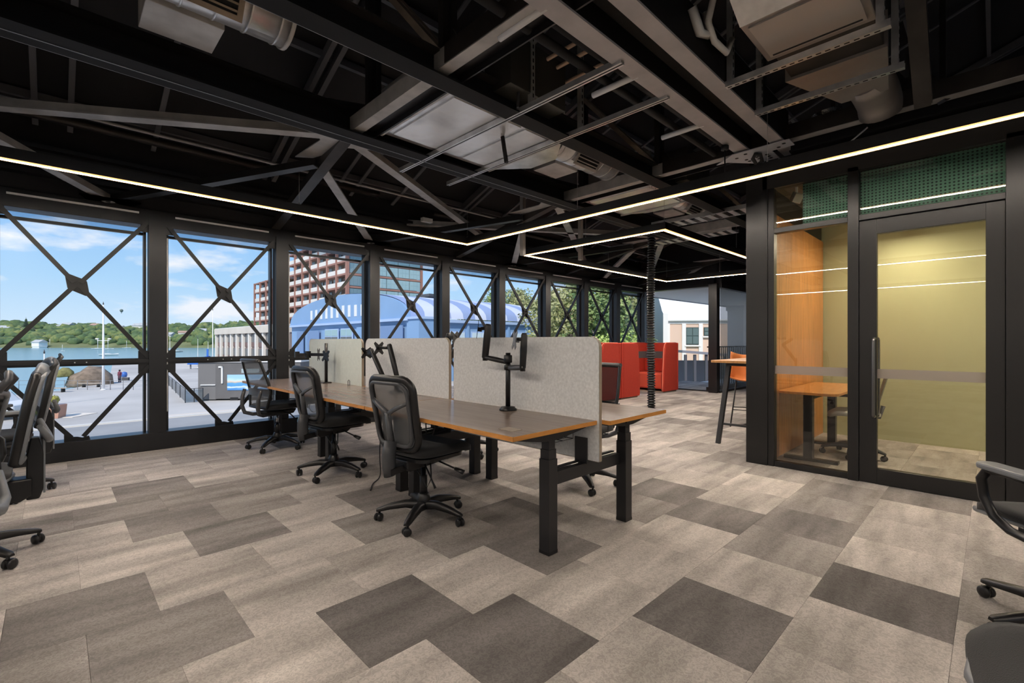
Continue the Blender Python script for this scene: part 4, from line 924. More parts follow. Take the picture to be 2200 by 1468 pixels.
def ergo_chair(label, loc, rz, base_rot, rad=.31, group='ergonomic chairs at the picture edges', sc=1.0):
    """high-backed ergonomic chair with separate spine, loop arms and grey rims"""
    g = empty('ergonomic_chair', loc, R(rz), label, 'chair', group)
    star_base(g, base_rot - rz, rad)
    MB().lathe([(.028, .16), (.028, .30), (.018, .302), (.018, .40)], 16).build('gas_lift', PLAST, g)
    MB().prism([(-.27, .33), (-.22, .30), (.14, .35), (.16, .43), (-.27, .43)], (0, 0, 0), (1, 0, 0), (0, 0, 1), (0, 1, 0), -.06, .06).build('mechanism', PLAST, g, .01)
    for s in (-1, 1): MB().lathe([(.016, 0), (.016, .006)], 14, (-.10, s * .060, .39), Matrix.Rotation(R(-90 * s), 3, 'X')).build('pivot', GREYP, g)
    cushion(.48, .48, .06, .475).build('seat', FABRIC, g).location = (.05, 0, 0)
    MB().tube([(-.16, .20, .455), (.26, .21, .445), (.29, 0, .44), (.26, -.21, .445), (-.16, -.20, .455), (-.19, 0, .455)], .016, 8, True, flat=.8).build('seat_rim', GREYP, g)
    # spine
    MB().prism([(-.30, .30), (-.245, .30), (-.245, .56), (-.262, .66), (-.30, .66), (-.318, .56), (-.318, .36)], (0, 0, 0), (1, 0, 0), (0, 0, 1), (0, 1, 0), -.035, .035).build('spine', PLAST, g, .008)
    MB().prism([(-.325, .33), (-.316, .33), (-.316, .66), (-.325, .66)], (0, 0, 0), (1, 0, 0), (0, 0, 1), (0, 1, 0), -.03, .03).build('spine_cover', GREYP, g)
    def bf(y, z):
        t = (z - .55) / .5; return Vector((-.215 - .04 * math.sin(t * 2.6) - .13 * t * t * t * .6 + .40 * y * y, y, z))
    def hw(z): t = (z - .55) / .5; return .19 + .04 * math.sin(t * math.pi)
    zs = [.55 + .46 * i / 14 for i in range(15)]
    path = [bf(hw(z), z) for z in zs] + [bf(hw(1.01) * (1 - 2 * k / 8), 1.015 + .03 * (1 - (1 - 2 * k / 8) ** 2)) for k in range(9)] + [bf(-hw(z), z) for z in reversed(zs)] + [bf(-hw(.55) * (1 - 2 * k / 6), .55) for k in range(7)]
    MB().tube(path, .026, 10, True, flat=.75).build('back_frame', PLAST, g)
    MB().tube([p + Vector((-.024, 0, 0)) for p in path], .012, 8, True).build('back_rim', GREYP, g)
    MB().grid([[bf(hw(z) * (-1 + 2 * j / 10), z) for j in range(11)] for z in zs]).build('back_mesh', MESHB, g)
    # top roll / coat hanger lip
    MB().tube([bf(-.17, 1.03), bf(-.09, 1.06), bf(0, 1.068), bf(.09, 1.06), bf(.17, 1.03)], [.022, .03, .032, .03, .022], 12, flat=.7).build('top_pad', GREYP, g)
    MB().tube([bf(0, 1.05) + Vector((-.03, -.03, 0)), bf(0, 1.09) + Vector((-.045, -.03, 0)), bf(0, 1.11) + Vector((-.03, 0, 0)), bf(0, 1.09) + Vector((-.045, .03, 0)), bf(0, 1.05) + Vector((-.03, .03, 0))], .012, 8).build('hanger_loop', GREYPD, g)
    # lumbar bracket
    MB().tube([(-.30, -.16, .74), (-.335, -.08, .66), (-.34, 0, .64), (-.335, .08, .66), (-.30, .16, .74)], [.014, .018, .022, .018, .014], 10).build('lumbar_bracket', GREYP, g)
    # loop arms
    for s in (-1, 1):
        pts = [(.02, .67), (.10, .665), (.135, .62), (.13, .54), (.09, .47), (.02, .435), (-.06, .43), (-.12, .46), (-.145, .53), (-.14, .62), (-.10, .665)]
        MB().tube([(x, s * (.275 + .02 * ((z - .43) / .24)), z) for x, z in pts], .019, 10, True, flat=.8).build('arm_loop', PLAST, g)
        pad = MB().prism(rrect(.085, .26, .04), (.0, s * .295, .685), (0, 1, 0), (1, 0, 0), (0, 0, 1), -.012, .014).build('arm_pad', GREYP, g, .008)
        MB().bar((-.03, s * .10, .44), (-.03, s * .27, .45), .05, .03).build('arm_bracket', PLAST, g, .004)
    return g
ergo_chair('ergonomic chair with grey rims at the left edge, its whole backrest in profile', (-.36, 3.93, 0), 181, 20)
ergo_chair('ergonomic chair cut off at the left edge, nearest the camera', (-.47, 2.45, 0), 170, 20)
ergo_chair('ergonomic chair furthest along the left edge, mostly hidden', (-.32, 5.42, 0), 190, 2)
ergo_chair('ergonomic chair at the right edge in front of the glass door', (3.0, -.27, 0), 40, 130, .35)
ergo_chair('ergonomic chair cut off in the lower right corner', (1.56, -.25, 0), 97, 10)
# ================================================================== RED BOOTHS
REDF = mat('red_felt', (0.47, 0.036, 0.017), 0.9, var=0.06, vscale=30); REDL = mat('coral_cushion', (0.78, 0.10, 0.050), 0.85); CHAR = mat('charcoal_felt', (0.10, 0.095, 0.10), 0.9); PIPING = mat('coral_piping', (0.90, 0.27, 0.17), 0.7)
def booth(label, loc, rz, flip=False):
    g = empty('seat_booth', loc, R(rz), label, 'booth', 'red seat booths')
    # local: seat faces +x, wings left and right, high back
    Hh, Wd, Dp, T = 1.19, .92, .74, .075
    MB().bx(-Dp / 2, -Dp / 2 + T, -Wd / 2, Wd / 2, .03, Hh).build('back_panel', REDF, g, .02)
    for s in (-1, 1):
        poly = [(-Dp / 2 + T, .03), (Dp / 2 - .02, .03), (Dp / 2, .08), (Dp / 2 - .02, .5), (Dp / 2 - .07, Hh - .14), (Dp / 2 - .11, Hh - .04), (Dp / 2 - .17, Hh), (-Dp / 2 + T, Hh)]
        y0 = s * (Wd / 2 - T / 2); w = MB().prism(poly, (0, y0, 0), (1, 0, 0), (0, 0, 1), (0, 1, 0), -T / 2, T / 2).build('wing_panel', REDF, g, .018)
        MB().tube([(p[0] + .004, y0 + s * 0, p[1]) for p in poly[1:]], .010, 6).build('piping', PIPING, w)
    MB().bx(-Dp / 2 + T, -Dp / 2 + T + .012, -Wd / 2 + T, Wd / 2 - T, .80, .97).build('charcoal_band', CHAR, g)
    for s in (-1, 1): MB().bx(-Dp / 2 + T, Dp / 2 - .12, s * (Wd / 2 - T) - .006, s * (Wd / 2 - T) + .006, .80, .97).build('charcoal_band', CHAR, g)
    MB().bx(-Dp / 2 + T, Dp / 2 - .05, -Wd / 2 + T + .02, Wd / 2 - T - .02, .08, .46).build('seat_block', REDL, g, .035)
    MB().bx(-Dp / 2 + T, -Dp / 2 + T + .10, -Wd / 2 + T, Wd / 2 - T, .46, .80).build('back_cushion', REDF, g, .03)
    for s in (-1, 1): MB().lathe([(.001, 0), (.14, .005), (.16, .03), (.14, .055), (.001, .06)], 24, (Dp / 2 - .22, s * (Wd / 2 - T - .03) - .03, .27), Matrix.Rotation(R(90), 3, 'X')).build('bolster', REDF, g)
    MB().bx(-Dp / 2 + .04, Dp / 2 - .05, -Wd / 2 + .04, Wd / 2 - .04, .0, .03).build('plinth', TRIM, g)
    return g
booth('red felt booth partly hidden by the nearest desk screen', (8.12, 5.90, 0), 180)
booth('red felt booth in the middle of the three, turned towards the corner', (8.88, 5.90, 0), 0)
booth('red felt booth nearest the corner glazing with its coral seat in view', (10.68, 5.90, 0), 180)

# ================================================================== CABLE SPINE
SP = mat('spine_black', (0.012, 0.012, 0.013), 0.35)
g = empty('cable_spine', (7.65, 4.28, 0), 0, 'black segmented cable spine hanging from ceiling to carpet', 'cable spine')
seg = MB().lathe([(.050, 0), (.072, .010), (.074, .022), (.052, .036), (.050, .042)], 10).mesh('spine_segment'); seg.materials.append(SP)
for k in range(76):
    o = link('spine_segment', seg, None, g); o.location = (.008 * math.sin(k * .12), .012 * math.sin(k * .05), .045 * k + .01); o.rotation_euler.z = k * .7
MB().lathe([(.11, 0), (.11, .012), (.05, .02)], 20).build('base_disc', SP, g)

# ================================================================== BAR TABLE AND STOOL
OAK = mat('oak_top', (0.52, 0.26, 0.09), 0.4, var=0.15, vscale=6, stretch=(1, 8, 1))
g = empty('bar_table', (6.4, 2.05, 0), 0, 'high oak bar table with slanted black legs beside the meeting room', 'table')
MB().prism(rrect(1.66, .60, .03), (0, 0, .985), (1, 0, 0), (0, 1, 0), (0, 0, 1), -.014, .014).build('table_top', OAK, g, .003)
for sx in (-1, 1):
    for sy in (-1, 1):
        MB().bar((sx * .62, sy * .16, .97), (sx * .70, sy * .26, 0.0), .05, .05, (1, 0, 0)).build('leg', mat('slate_steel', (0.035, 0.037, 0.042), 0.45), g, .004)
    MB().bar((sx * .62, -.18, .95), (sx * .62, .18, .95), .05, .04).build('top_rail', MATS['slate_steel'], g); MB().bar((sx * .68, -.24, .24), (sx * .68, .24, .24), .025, .025).build('stretcher', MATS['slate_steel'], g)
MB().bar((-.68, 0, .24), (.68, 0, .24), .025, .025).build('foot_rail', MATS['slate_steel'], g)
ORG = mat('orange_shell', (0.72, 0.24, 0.07), 0.5)
g = empty('bar_stool', (7.2, 2.52, 0), R(200), 'orange shell bar stool behind the high table', 'stool')
rows_ = []
for i in range(13):
    t = i / 12.0; row = []
    for j in range(11):
        v = -1 + .2 * j
        if t < .5: x, z = .20 - .36 * t / .5, .66 - .02 * math.sin(t * 6)
        else: a = (t - .5) / .5; x, z = -.16 - .07 * a, .66 + .36 * a
        wd = .22 - .05 * max(0, t - .6); row.append((x + .09 * v * v * (t > .45) , v * wd, z + .05 * v * v))
    rows_.append(row)
m = MB().grid(rows_); sh = m.build('shell', ORG, g); sm_ = sh.modifiers.new('solid', 'SOLIDIFY'); sm_.thickness = .012
for sx, sy in ((1, 1), (1, -1), (-1, 1), (-1, -1)): MB().tube([(sx * .10, sy * .12, .65), (sx * .20, sy * .20, .0)], .009, 8).build('leg', BLACK, g)
MB().tube([(.165, .165, .24), (.165, -.165, .24), (-.165, -.165, .24), (-.165, .165, .24)], .007, 6, True).build('foot_ring', BLACK, g)

# ================================================================== MEETING ROOM FURNITURE
g = empty('meeting_table', (6.1, 1.31, 0), 0, 'warm wooden meeting table behind the glass', 'table')
poly = rrect(1.5, .53, .10, 6)
MB().prism(poly, (0, 0, .70), (1, 0, 0), (0, 1, 0), (0, 0, 1), -.013, .013).build('table_top', mat('honey_wood', (0.60, 0.26, 0.07), 0.35, var=0.15, vscale=6, stretch=(1, 8, 1), coat=.3), g, .003)
for sx in (-.55, .45):
    MB().bx(sx - .04, sx + .04, -.02, .06, .03, .685).build('leg', DK, g); MB().bx(sx - .04, sx + .04, -.24, .24, 0, .03).build('foot', DK, g, .004)
MB().bx(-.55, .45, -.02, .02, .63, .685).build('frame_rail', DK, g)
GREYF = mat('grey_shell', (0.26, 0.26, 0.24), 0.6)
g = empty('meeting_chair', (6.12, 1.05, 0), R(100), 'grey swivel chair at the meeting room table', 'chair')
star_base(g, 10, .28, mtl=GREYPD); MB().lathe([(.025, .16), (.025, .42)], 14).build('gas_lift', GREYPD, g)
cushion(.46, .46, .06, .46).build('seat', mat('pale_grey_fabric', (0.45, 0.45, 0.40), 0.8), g)
MB().grid([[(-.20 - .10 * ((z - .5) / .4) + .5 * y * y, y, z) for y in [-.2 + .04 * j for j in range(11)]] for z in [.52 + .04 * i for i in range(10)]]).build('backrest', GREYPD, g)
MB().tube([(-.05, 0, .43), (-.22, 0, .43), (-.25, 0, .55)], .02, 8).build('back_post', GREYPD, g)
for s in (-1, 1): MB().tube([(.0, s * .2, .43), (.02, s * .26, .5), (.02, s * .26, .64), (-.08, s * .26, .66), (.12, s * .26, .66)], .014, 8).build('armrest', GREYPD, g)
WARML = mat('warm_lamp', (1, .9, .7), 0.5, emit=(1.0, 0.84, 0.60), estr=190.0)
g = empty('linear_lamp', (6.55, .70, 2.5), 0, 'short bright linear lamp inside the meeting room', 'light')
MB().bx(-.5, .5, -.035, .035, .0, .06).build('housing', BLACK, g); MB().bx(-.49, .49, -.03, .03, -.006, .002).build('diffuser', WARML, g)
for x in (-.4, .4): MB().tube([(x, 0, .06), (x, 0, .33)], .002, 5).build('suspension_wire', GALVD, g)
g = empty('linear_lamp', (6.3, -1.6, 2.5), R(90), 'unseen linear lamp added to brighten the meeting room', 'light')  # added out of view to brighten the room
MB().bx(-.9, .9, -.035, .035, .0, .06).build('housing', BLACK, g); MB().bx(-.89, .89, -.03, .03, -.006, .002).build('diffuser', WARML, g)
for x in (-.4, .4): MB().tube([(x, 0, .06), (x, 0, .33)], .002, 5).build('suspension_wire', GALVD, g)
# ================================================================== OUTSIDE
VR = math.atan2(-CA, SA)                    # turn that lines local x up with the picture plane
CONC = mat('plaza_concrete', (0.54, 0.51, 0.475), 0.85, var=0.16, vscale=.12)
ASPH = mat('asphalt', (0.34, 0.335, 0.33), 0.9, var=0.10, vscale=.3)
shore = [gp(x, y) for x, y in ((-1500, 905), (-400, 872), (0, 852), (60, 846), (140, 838), (215, 822), (238, 800), (242, 779), (330, 773), (480, 772), (900, 772))]
poly = [(p.x, p.y) for p in shore] + [(400, 330), (400, -60), (-60, -60), (-60, 8)]
me = bpy.data.meshes.new('plaza'); bm = bmesh.new()
f = bm.faces.new([bm.verts.new((x, y, GZ)) for x, y in poly]); bm.normal_update()
if f.normal.z < 0: f.normal_flip()
ex = bmesh.ops.extrude_face_region(bm, geom=[f]); bmesh.ops.translate(bm, verts=[v for v in ex['geom'] if isinstance(v, bmesh.types.BMVert)], vec=(0, 0, -2.5))
bmesh.ops.triangulate(bm, faces=bm.faces); bmesh.ops.recalc_face_normals(bm, faces=bm.faces); bm.to_mesh(me); bm.free()
plaza = struct(link('ground', me, CONC))
MB().box((0, 0, 0), (70, 7, .02)).build('road', ASPH, plaza).location = (10, 37.5, GZ + .012)
for k in range(5): MB().box((-6 + 6 * k, 35.2, GZ + .03), (2.4, .14, .008)).build('road_line', WHITE, plaza)
MB().bx(-20, 28, 41.2, 41.6, GZ, GZ + .10).build('kerb', mat('kerb_stone', (0.70, 0.67, 0.62), 0.8), plaza); MB().bx(6, 28, 41.6, 43.0, GZ, GZ + .02).build('paving_strip', mat('cream_paving', (0.72, 0.64, 0.55), 0.8), plaza)
WAT = mat('sea_water', (0.20, 0.36, 0.42), 0.18, bump=0.6, bscale=.9, coords='Object', stretch=(1, .35, 1))
w_ = MB().add([(-1500, -100, GZ - 1.2), (900, -100, GZ - 1.2), (900, 1500, GZ - 1.2), (-1500, 1500, GZ - 1.2)], [(0, 1, 2, 3)]).build('sea', WAT); tag(w_, 'pale blue estuary water beyond the plaza', 'water', kind='stuff')

# ---- far shore: land, woods, houses
FOR = bpy.data.materials.new('far_woods'); FOR.use_nodes = True; t = FOR.node_tree; b = t.nodes['Principled BSDF']; b.inputs['Roughness'].default_value = .95
tcx = t.nodes.new('ShaderNodeTexCoord'); nz = t.nodes.new('ShaderNodeTexNoise'); nz.inputs['Scale'].default_value = .055; nz.inputs['Detail'].default_value = 6; nz.inputs['Roughness'].default_value = .75
rm = t.nodes.new('ShaderNodeValToRGB'); rm.color_ramp.elements[0].position = .36; rm.color_ramp.elements[0].color = (.045, .085, .045, 1); rm.color_ramp.elements[1].position = .64; rm.color_ramp.elements[1].color = (.25, .27, .09, 1)
e = rm.color_ramp.elements.new(.5); e.color = (.10, .16, .06, 1)
t.links.new(tcx.outputs['Object'], nz.inputs['Vector']); t.links.new(nz.outputs[0], rm.inputs[0]); t.links.new(rm.outputs[0], b.inputs['Base Color'])
def hill(px): return 26 + 2.0 * math.sin(px * .012 + 1.2) + 1.5 * math.sin(px * .037) + 1.0 * math.sin(px * .09)
def terrain(px, w):
    K = ((508, .02), (540, .30), (590, .70), (640, .95), (760, .85))
    for (a, ka), (b_, kb) in zip(K, K[1:]):
        if a <= w <= b_: return hill(px) * (ka + (kb - ka) * (w - a) / (b_ - a))
    return 0
rows_ = [[at(px, w, z) for px in range(-260, 760, 20)] for w, z in ((505, GZ - 1.2), (508, GZ + .6))] 
rows_ += [[at(px, w, GZ + hill(px) * k) for px in range(-260, 760, 20)] for w, k in ((540, .30), (590, .70), (640, .95), (760, .85))]
land = MB().grid(rows_).build('far_shore', mat('far_bank', (0.16, 0.18, 0.08), .95, var=.3, vscale=.05)); struct(land)
ico = bmesh.new(); bmesh.ops.create_icosphere(ico, subdivisions=2, radius=1.0); iv = [v.co.copy() for v in ico.verts]; jf = [tuple(v.index for v in f.verts) for f in ico.faces]; ico.free()
woods = MB()
for k in range(820):
    px = random.uniform(-250, 750); q = random.random(); w = 515 + 140 * q; s = random.uniform(3.0, 6.5)
    c = at(px, w, GZ + 1.0 + terrain(px, w)); ph = [random.uniform(0, 6) for _ in range(3)]
    woods.add([c + Vector((v.x * s * 1.25, v.y * s * 1.25, v.z * s * .95)) * (1 + .16 * math.sin(5 * v.x + ph[0]) + .16 * math.sin(6 * v.y + ph[1]) + .12 * math.sin(7 * v.z + ph[2])) for v in iv], jf, True)
wd = woods.build('far_woodland', FOR, land, fix=False); wd['kind'] = 'stuff'
HW = mat('far_house_white', (.82, .82, .80), .8); HR = mat('far_roof', (.42, .28, .22), .9); HG = mat('far_roof_grey', (.45, .47, .48), .9)
def far_house(px, py, s, rm_, lab):
    w = 510
    while w < 640 and GZ + terrain(px, w) + 1.5 < zat(py, w): w += 2
    p = at(px, w - 9, GZ + terrain(px, w - 9)); s *= 1.25; g = empty('far_house', p, VR + random.uniform(-.5, .5), lab, 'house', 'houses across the water')
    MB().box((0, 0, -s * .2), (s * 1.5, s * .9, s)).build('plinth', HW, g)
    MB().box((0, 0, s * .3), (s * 1.6, s, s * .6)).build('wall', HW, g); MB().prism([(-s * .6, 0), (s * .6, 0), (0, s * .4)], (0, 0, s * .6), (0, 1, 0), (0, 0, 1), (1, 0, 0), -s * .9, s * .9).build('roof', rm_, g)
for (px, py, s, r_, lab) in ((145, 702, 6, HG, 'grey roofed house right of the conifer across the water'), (128, 705, 5, HG, 'small grey roofed house next to the conifer across the water'), (205, 699, 5, HR, 'brown roofed house just left of the flagpole across the water'), (300, 705, 7, HG, 'grey roofed house high up beside the first window post across the water'), (318, 704, 8, HG, 'largest white house across the water'), (363, 722, 6, HG, 'grey roofed house low on the slope beyond the second window'), (430, 714, 6, HG, 'grey roofed house left of the second tall pole across the water'), (395, 717, 5, HR, 'brown roofed house on the slope beyond the second window'), (85, 739, 6, HG, 'grey roofed boathouse at the far water edge'), (60, 708, 5, HR, 'brown roofed house below the conifer across the water'), (8, 707, 6, HG, 'grey roofed house at the very left across the water'), (260, 700, 5, HG, 'grey roofed house under the balloon across the water')): far_house(px, py, s, r_, lab)
# tall conifer on the skyline
p = at(56, 560, zat(703, 560)); g = empty('norfolk_pine', p, 0, 'dark tall conifer on the skyline at the far left', 'tree')
MB().tube([(0, 0, -4), (0, 0, 12)], [.6, .1], 6).build('trunk', mat('trunk_dark', (.08, .06, .045), .9), g)
m = MB()
for k in range(8): m.lathe([(4.6 - .5 * k, 1.2 * k), (.5, 1.2 * k + 1.5)], 9, (0, 0, 0), Matrix.Rotation(k * .4, 3, 'Z'), False)
m.build('foliage', mat('conifer_green', (.03, .06, .035), .95, var=.3, vscale=.6), g)
# hot-air balloon / buoy mark in the sky
p = at(261, 300, zat(668, 300)); g = empty('balloon', p, 0, 'tiny dark balloon floating in the sky', 'balloon'); MB().lathe([(.05, -1.2), (.5, -.8), (.95, 0), (.8, .7), (.3, 1.0), (.01, 1.05)], 14).build('envelope', mat('balloon_green', (.12, .16, .14), .6), g); MB().box((0, 0, -1.6), (.35, .35, .3)).build('basket', BLACKM, g)

# ---- poles
POLEW = mat('white_pole', (.86, .86, .86), .45)
def pole(label, px, py, ptop, r=.09, arms=False):
    p = gp(px, py); w = p.x * CA + p.y * SA; zt = zat(ptop, w) - GZ
    g = empty('light_pole', p, VR, label, 'pole'); MB().tube([(0, 0, 0), (0, 0, zt * .45), (0, 0, zt)], [r, r * .8, r * .4], 12).build('mast', POLEW, g)
    MB().lathe([(r * 2, 0), (r * 2, .05), (r * 1.1, .1)], 14).build('base_plate', POLEW, g)
    if arms: MB().bar((-.7, 0, zt * .58), (.7, 0, zt * .58), .06, .05).box((-.7, 0, zt * .60), (.3, .15, .12)).box((.7, 0, zt * .60), (.3, .15, .12)).build('lamp_arms', POLEW, g)
    MB().lathe([(.05, zt), (.07, zt + .1), (.01, zt + .35)], 8).build('finial', GREYPD, g)
    return g
pole('tall white flagpole on the plaza beyond the first window', 222, 838, 655, .14, True); pole('tall white pole beyond the second window', 457, 803, 667, .10); pole('short white lamp post beyond the chair at the left', 95, 872, 760, .09)
for i, (px, pt) in enumerate(((365, 722), (425, 728), (447, 734))): pole(('slim pole left of the three by the water', 'slim pole in the middle of the three by the water', 'slim pole right of the three by the water')[i], px, 790, pt, .06)

# ---- boats
def boat(label, px, py, s, mast=True, hull=None):
    p = gp(px, py, GZ - 1.15); g = empty('boat', p, VR + random.uniform(-.4, .4), label, 'boat', 'boats on the estuary')
    P_ = []
    for i in range(9):
        t = -1 + i / 4; wd = .32 * (1 - max(0, t) ** 2) * (1 - .3 * max(0, -t)); P_.append([(t * s, wd * s * .5 * c, s * .22 * (1 - (1 - abs(c)) * 1.0) + (.08 * s * max(0, t))) for c in (-1, -.6, 0, .6, 1)])
    MB().grid(P_).build('hull', hull or WHITE, g); MB().box((-.1 * s, 0, s * .2), (s * .7, s * .2, s * .14)).build('cabin', WHITE, g, .02)
    if mast: MB().tube([(0, 0, .1 * s), (0, 0, 2.1 * s)], .035 * s, 6).build('mast', POLEW, g)
boat('white sailing boat nearest the shore on the left', 107, 747, 4.5); boat('white sailing boat left of the flagpole', 210, 751, 4.5); boat('white sailing boat right of the flagpole', 232, 752, 4.0)
boat('white motor launch moored right of the flagpole', 234, 765, 4.2, False); boat('grey moored launch beyond the second window', 383, 757, 4.0, False, mat('hull_grey', (.35, .38, .4), .5)); boat('small sailing boat under the wooded hill', 272, 749, 3.5); boat('small boat with channel mast in mid water', 134, 756, 2.2)
# ---- plaza furniture
def thing_at(name, label, cat, px, py, rz=0.0): return empty(name, gp(px, py), VR + rz, label, cat)
g = thing_at('rock_mound', 'brown grassy rock mound at the water edge', 'rock', 190, 826)
vs = [Vector((v.x * 2.9, v.y * 1.9, max(v.z, -.1) * 2.0)) * (1 + .22 * math.sin(3 * v.x + 1) + .15 * math.sin(5 * v.y)) for v in iv]; MB().add(vs, jf, True).build('mound', mat('rock_brown', (.24, .18, .13), .95, var=.4, vscale=1.6, bump=1.0, bscale=3), g)
MB().add([v * .45 + Vector((-1.6, -1.8, 1.2)) for v in vs], jf, True).build('scrub', mat('scrub_olive', (.24, .22, .08), .95, var=.3, vscale=3), g)
g = thing_at('sea_rail', 'thin railing along the water edge', 'railing', 150, 838)
for k in range(16): MB().tube([(-11 + 1.3 * k, .2 * (k % 2), 0), (-11 + 1.3 * k, .2 * (k % 2), 1.05)], .03, 6).build('post', GREYP, g)
MB().bar((-11, .1, 1.05), (9, .1, 1.05), .04, .04).build('top_rail', GREYP, g); MB().bar((-11, .1, .55), (9, .1, .55), .025, .025).build('mid_rail', GREYP, g)
for i, (px, py, L) in enumerate(((118, 843, 2.6), (196, 832, 2.8))):
    g = thing_at('bench', ('long timber bench left of the rock mound', 'long timber bench in front of the rock mound')[i], 'bench', px, py, .12); MB().box((0, 0, .45), (L, .5, .08)).build('seat', mat('bench_timber', (.42, .36, .30), .8), g)
    for sx in (-.8, .8): MB().box((sx, 0, .2), (.15, .4, .41)).build('leg', BLACKM, g)
g = thing_at('blue_post_box', 'blue rounded bollard sign beside the person', 'sign', 267, 818); MB().lathe([(.28, .5), (.36, .8), (.30, 1.15), (.05, 1.25)], 14).build('drum', mat('sign_blue', (.05, .16, .5), .5), g); MB().box((.2, 0, .22), (.9, .3, .44)).build('planter_box', mat('dark_planter', (.08, .08, .08), .8), g)
# person: dark maroon jacket, standing, back turned
g = thing_at('person', 'person in maroon jacket and dark trousers standing on the plaza', 'person', 257, 822)
bm = bmesh.new()
J = {'pel': (0, 0, .92, .14), 'che': (0, 0, 1.30, .17), 'nec': (0, 0, 1.46, .065), 'hed': (0, -.01, 1.58, .10), 'top': (0, 0, 1.68, .07), 'ls': (-.19, 0, 1.38, .07), 'le': (-.24, .03, 1.12, .05), 'lh': (-.22, -.06, .90, .04), 'rs': (.19, 0, 1.38, .07), 're': (.24, .03, 1.12, .05), 'rh': (.22, -.06, .90, .04), 'lk': (-.10, -.02, .50, .075), 'la': (-.11, .02, .08, .05), 'lt': (-.11, -.12, .04, .045), 'rk': (.10, 0, .50, .075), 'ra': (.12, .04, .08, .05), 'rt': (.12, -.10, .04, .045)}
V_ = {k: bm.verts.new(v[:3]) for k, v in J.items()}
for a, b_ in (('pel', 'che'), ('che', 'nec'), ('nec', 'hed'), ('hed', 'top'), ('che', 'ls'), ('ls', 'le'), ('le', 'lh'), ('che', 'rs'), ('rs', 're'), ('re', 'rh'), ('pel', 'lk'), ('lk', 'la'), ('la', 'lt'), ('pel', 'rk'), ('rk', 'ra'), ('ra', 'rt')): bm.edges.new((V_[a], V_[b_]))
me = bpy.data.meshes.new('body'); bm.verts.index_update(); bm.to_mesh(me); bm.free(); po = link('body', me, mat('maroon_jacket', (.20, .05, .08), .8), g)
sk = po.modifiers.new('skin', 'SKIN')
for i, k in enumerate(J): me.skin_vertices[0].data[i].radius = (J[k][3], J[k][3])
me.skin_vertices[0].data[0].use_root = True; po.modifiers.new('sub', 'SUBSURF').levels = 1; po.modifiers['sub'].render_levels = 2
MB().lathe([(.11, 0), (.125, .05), (.11, .11), (.05, .15), (.01, .155)], 12, (0, .01, 1.57)).build('hair', mat('dark_hair', (.03, .02, .015), .8), g)
m = MB()
for s in (-1, 1): m.tube([(s * .08, 0, .95), (s * .10, -.01, .5), (s * .115, .03, .1)], [.125, .10, .075], 10)
m.build('trousers', mat('dark_trousers', (.04, .04, .06), .8), g)
# planter with shrubs
g = thing_at('planter', 'terracotta planter with yellow green shrubs by the chair at the left', 'planter', 118, 898, .25); TER = mat('terracotta', (.50, .27, .19), .8)
MB().prism([(-.42, 0), (.42, 0), (.52, .95), (-.52, .95)], (0, 0, 0), (1, 0, 0), (0, 0, 1), (0, 1, 0), -.42, .42).build('pot', TER, g, .02); MB().box((0, 0, .94), (.9, .72, .06)).build('soil', mat('lavender_soil', (.30, .26, .30), .9), g)
for i, (x, y, z, s, c) in enumerate(((-.45, -.1, 1.15, .30, (.25, .38, .05)), (-.1, .05, 1.30, .36, (.38, .36, .08)), (-.8, -.35, .55, .28, (.30, .42, .06)))):
    m = MB(); rn = random.Random(i)
    for k in range(260):
        d = Vector((rn.gauss(0, 1), rn.gauss(0, 1), rn.gauss(0, 1))).normalized(); c0 = Vector((x, y, z)) + d * s * rn.uniform(.6, 1); u = d.orthogonal().normalized() * .06; v = d.cross(u).normalized() * .06; m.add([c0 - u, c0 + v, c0 + u, c0 - v], [(0, 1, 2, 3)])
    m.add([Vector((x, y, z)) + q * s * .8 for q in iv], jf, True); m.build('shrub', mat('shrub_%d' % i, c, .8, var=.3, vscale=6), g, fix=False)
g = thing_at('paving_panel', 'cream square of paving beside the planter', 'paving', 158, 893, .05); MB().box((0, 0, .02), (1.7, 2.2, .03)).build('slab', mat('cream_slab', (.78, .70, .60), .85), g)
# white van, cut by the frame
g = thing_at('white_van', 'rounded white van parked at the left edge', 'van', -40, 902, .25)
MB().prism([(-2.6, .35), (2.1, .35), (2.45, .55), (2.4, 1.0), (1.7, 1.25), (1.1, 1.9), (.8, 2.0), (-2.4, 2.05), (-2.6, 1.9)], (0, 0, 0), (1, 0, 0), (0, 0, 1), (0, 1, 0), -.95, .95).build('body', WHITE, g, .12)
MB().prism([(1.1, 1.25), (1.62, 1.25), (1.12, 1.82), (.9, 1.85)], (0, 0, 0), (1, 0, 0), (0, 0, 1), (0, 1, 0), -.97, .97).build('side_window', mat('van_glass', (.05, .07, .08), .1), g)
for x in (-1.6, 1.5):
    for y in (-.9, .9): MB().lathe([(.2, -.1), (.34, -.09), (.34, .09), (.2, .1)], 20, (x, y, .34), Matrix.Rotation(R(90), 3, 'X')).build('wheel', RUBBER, g)

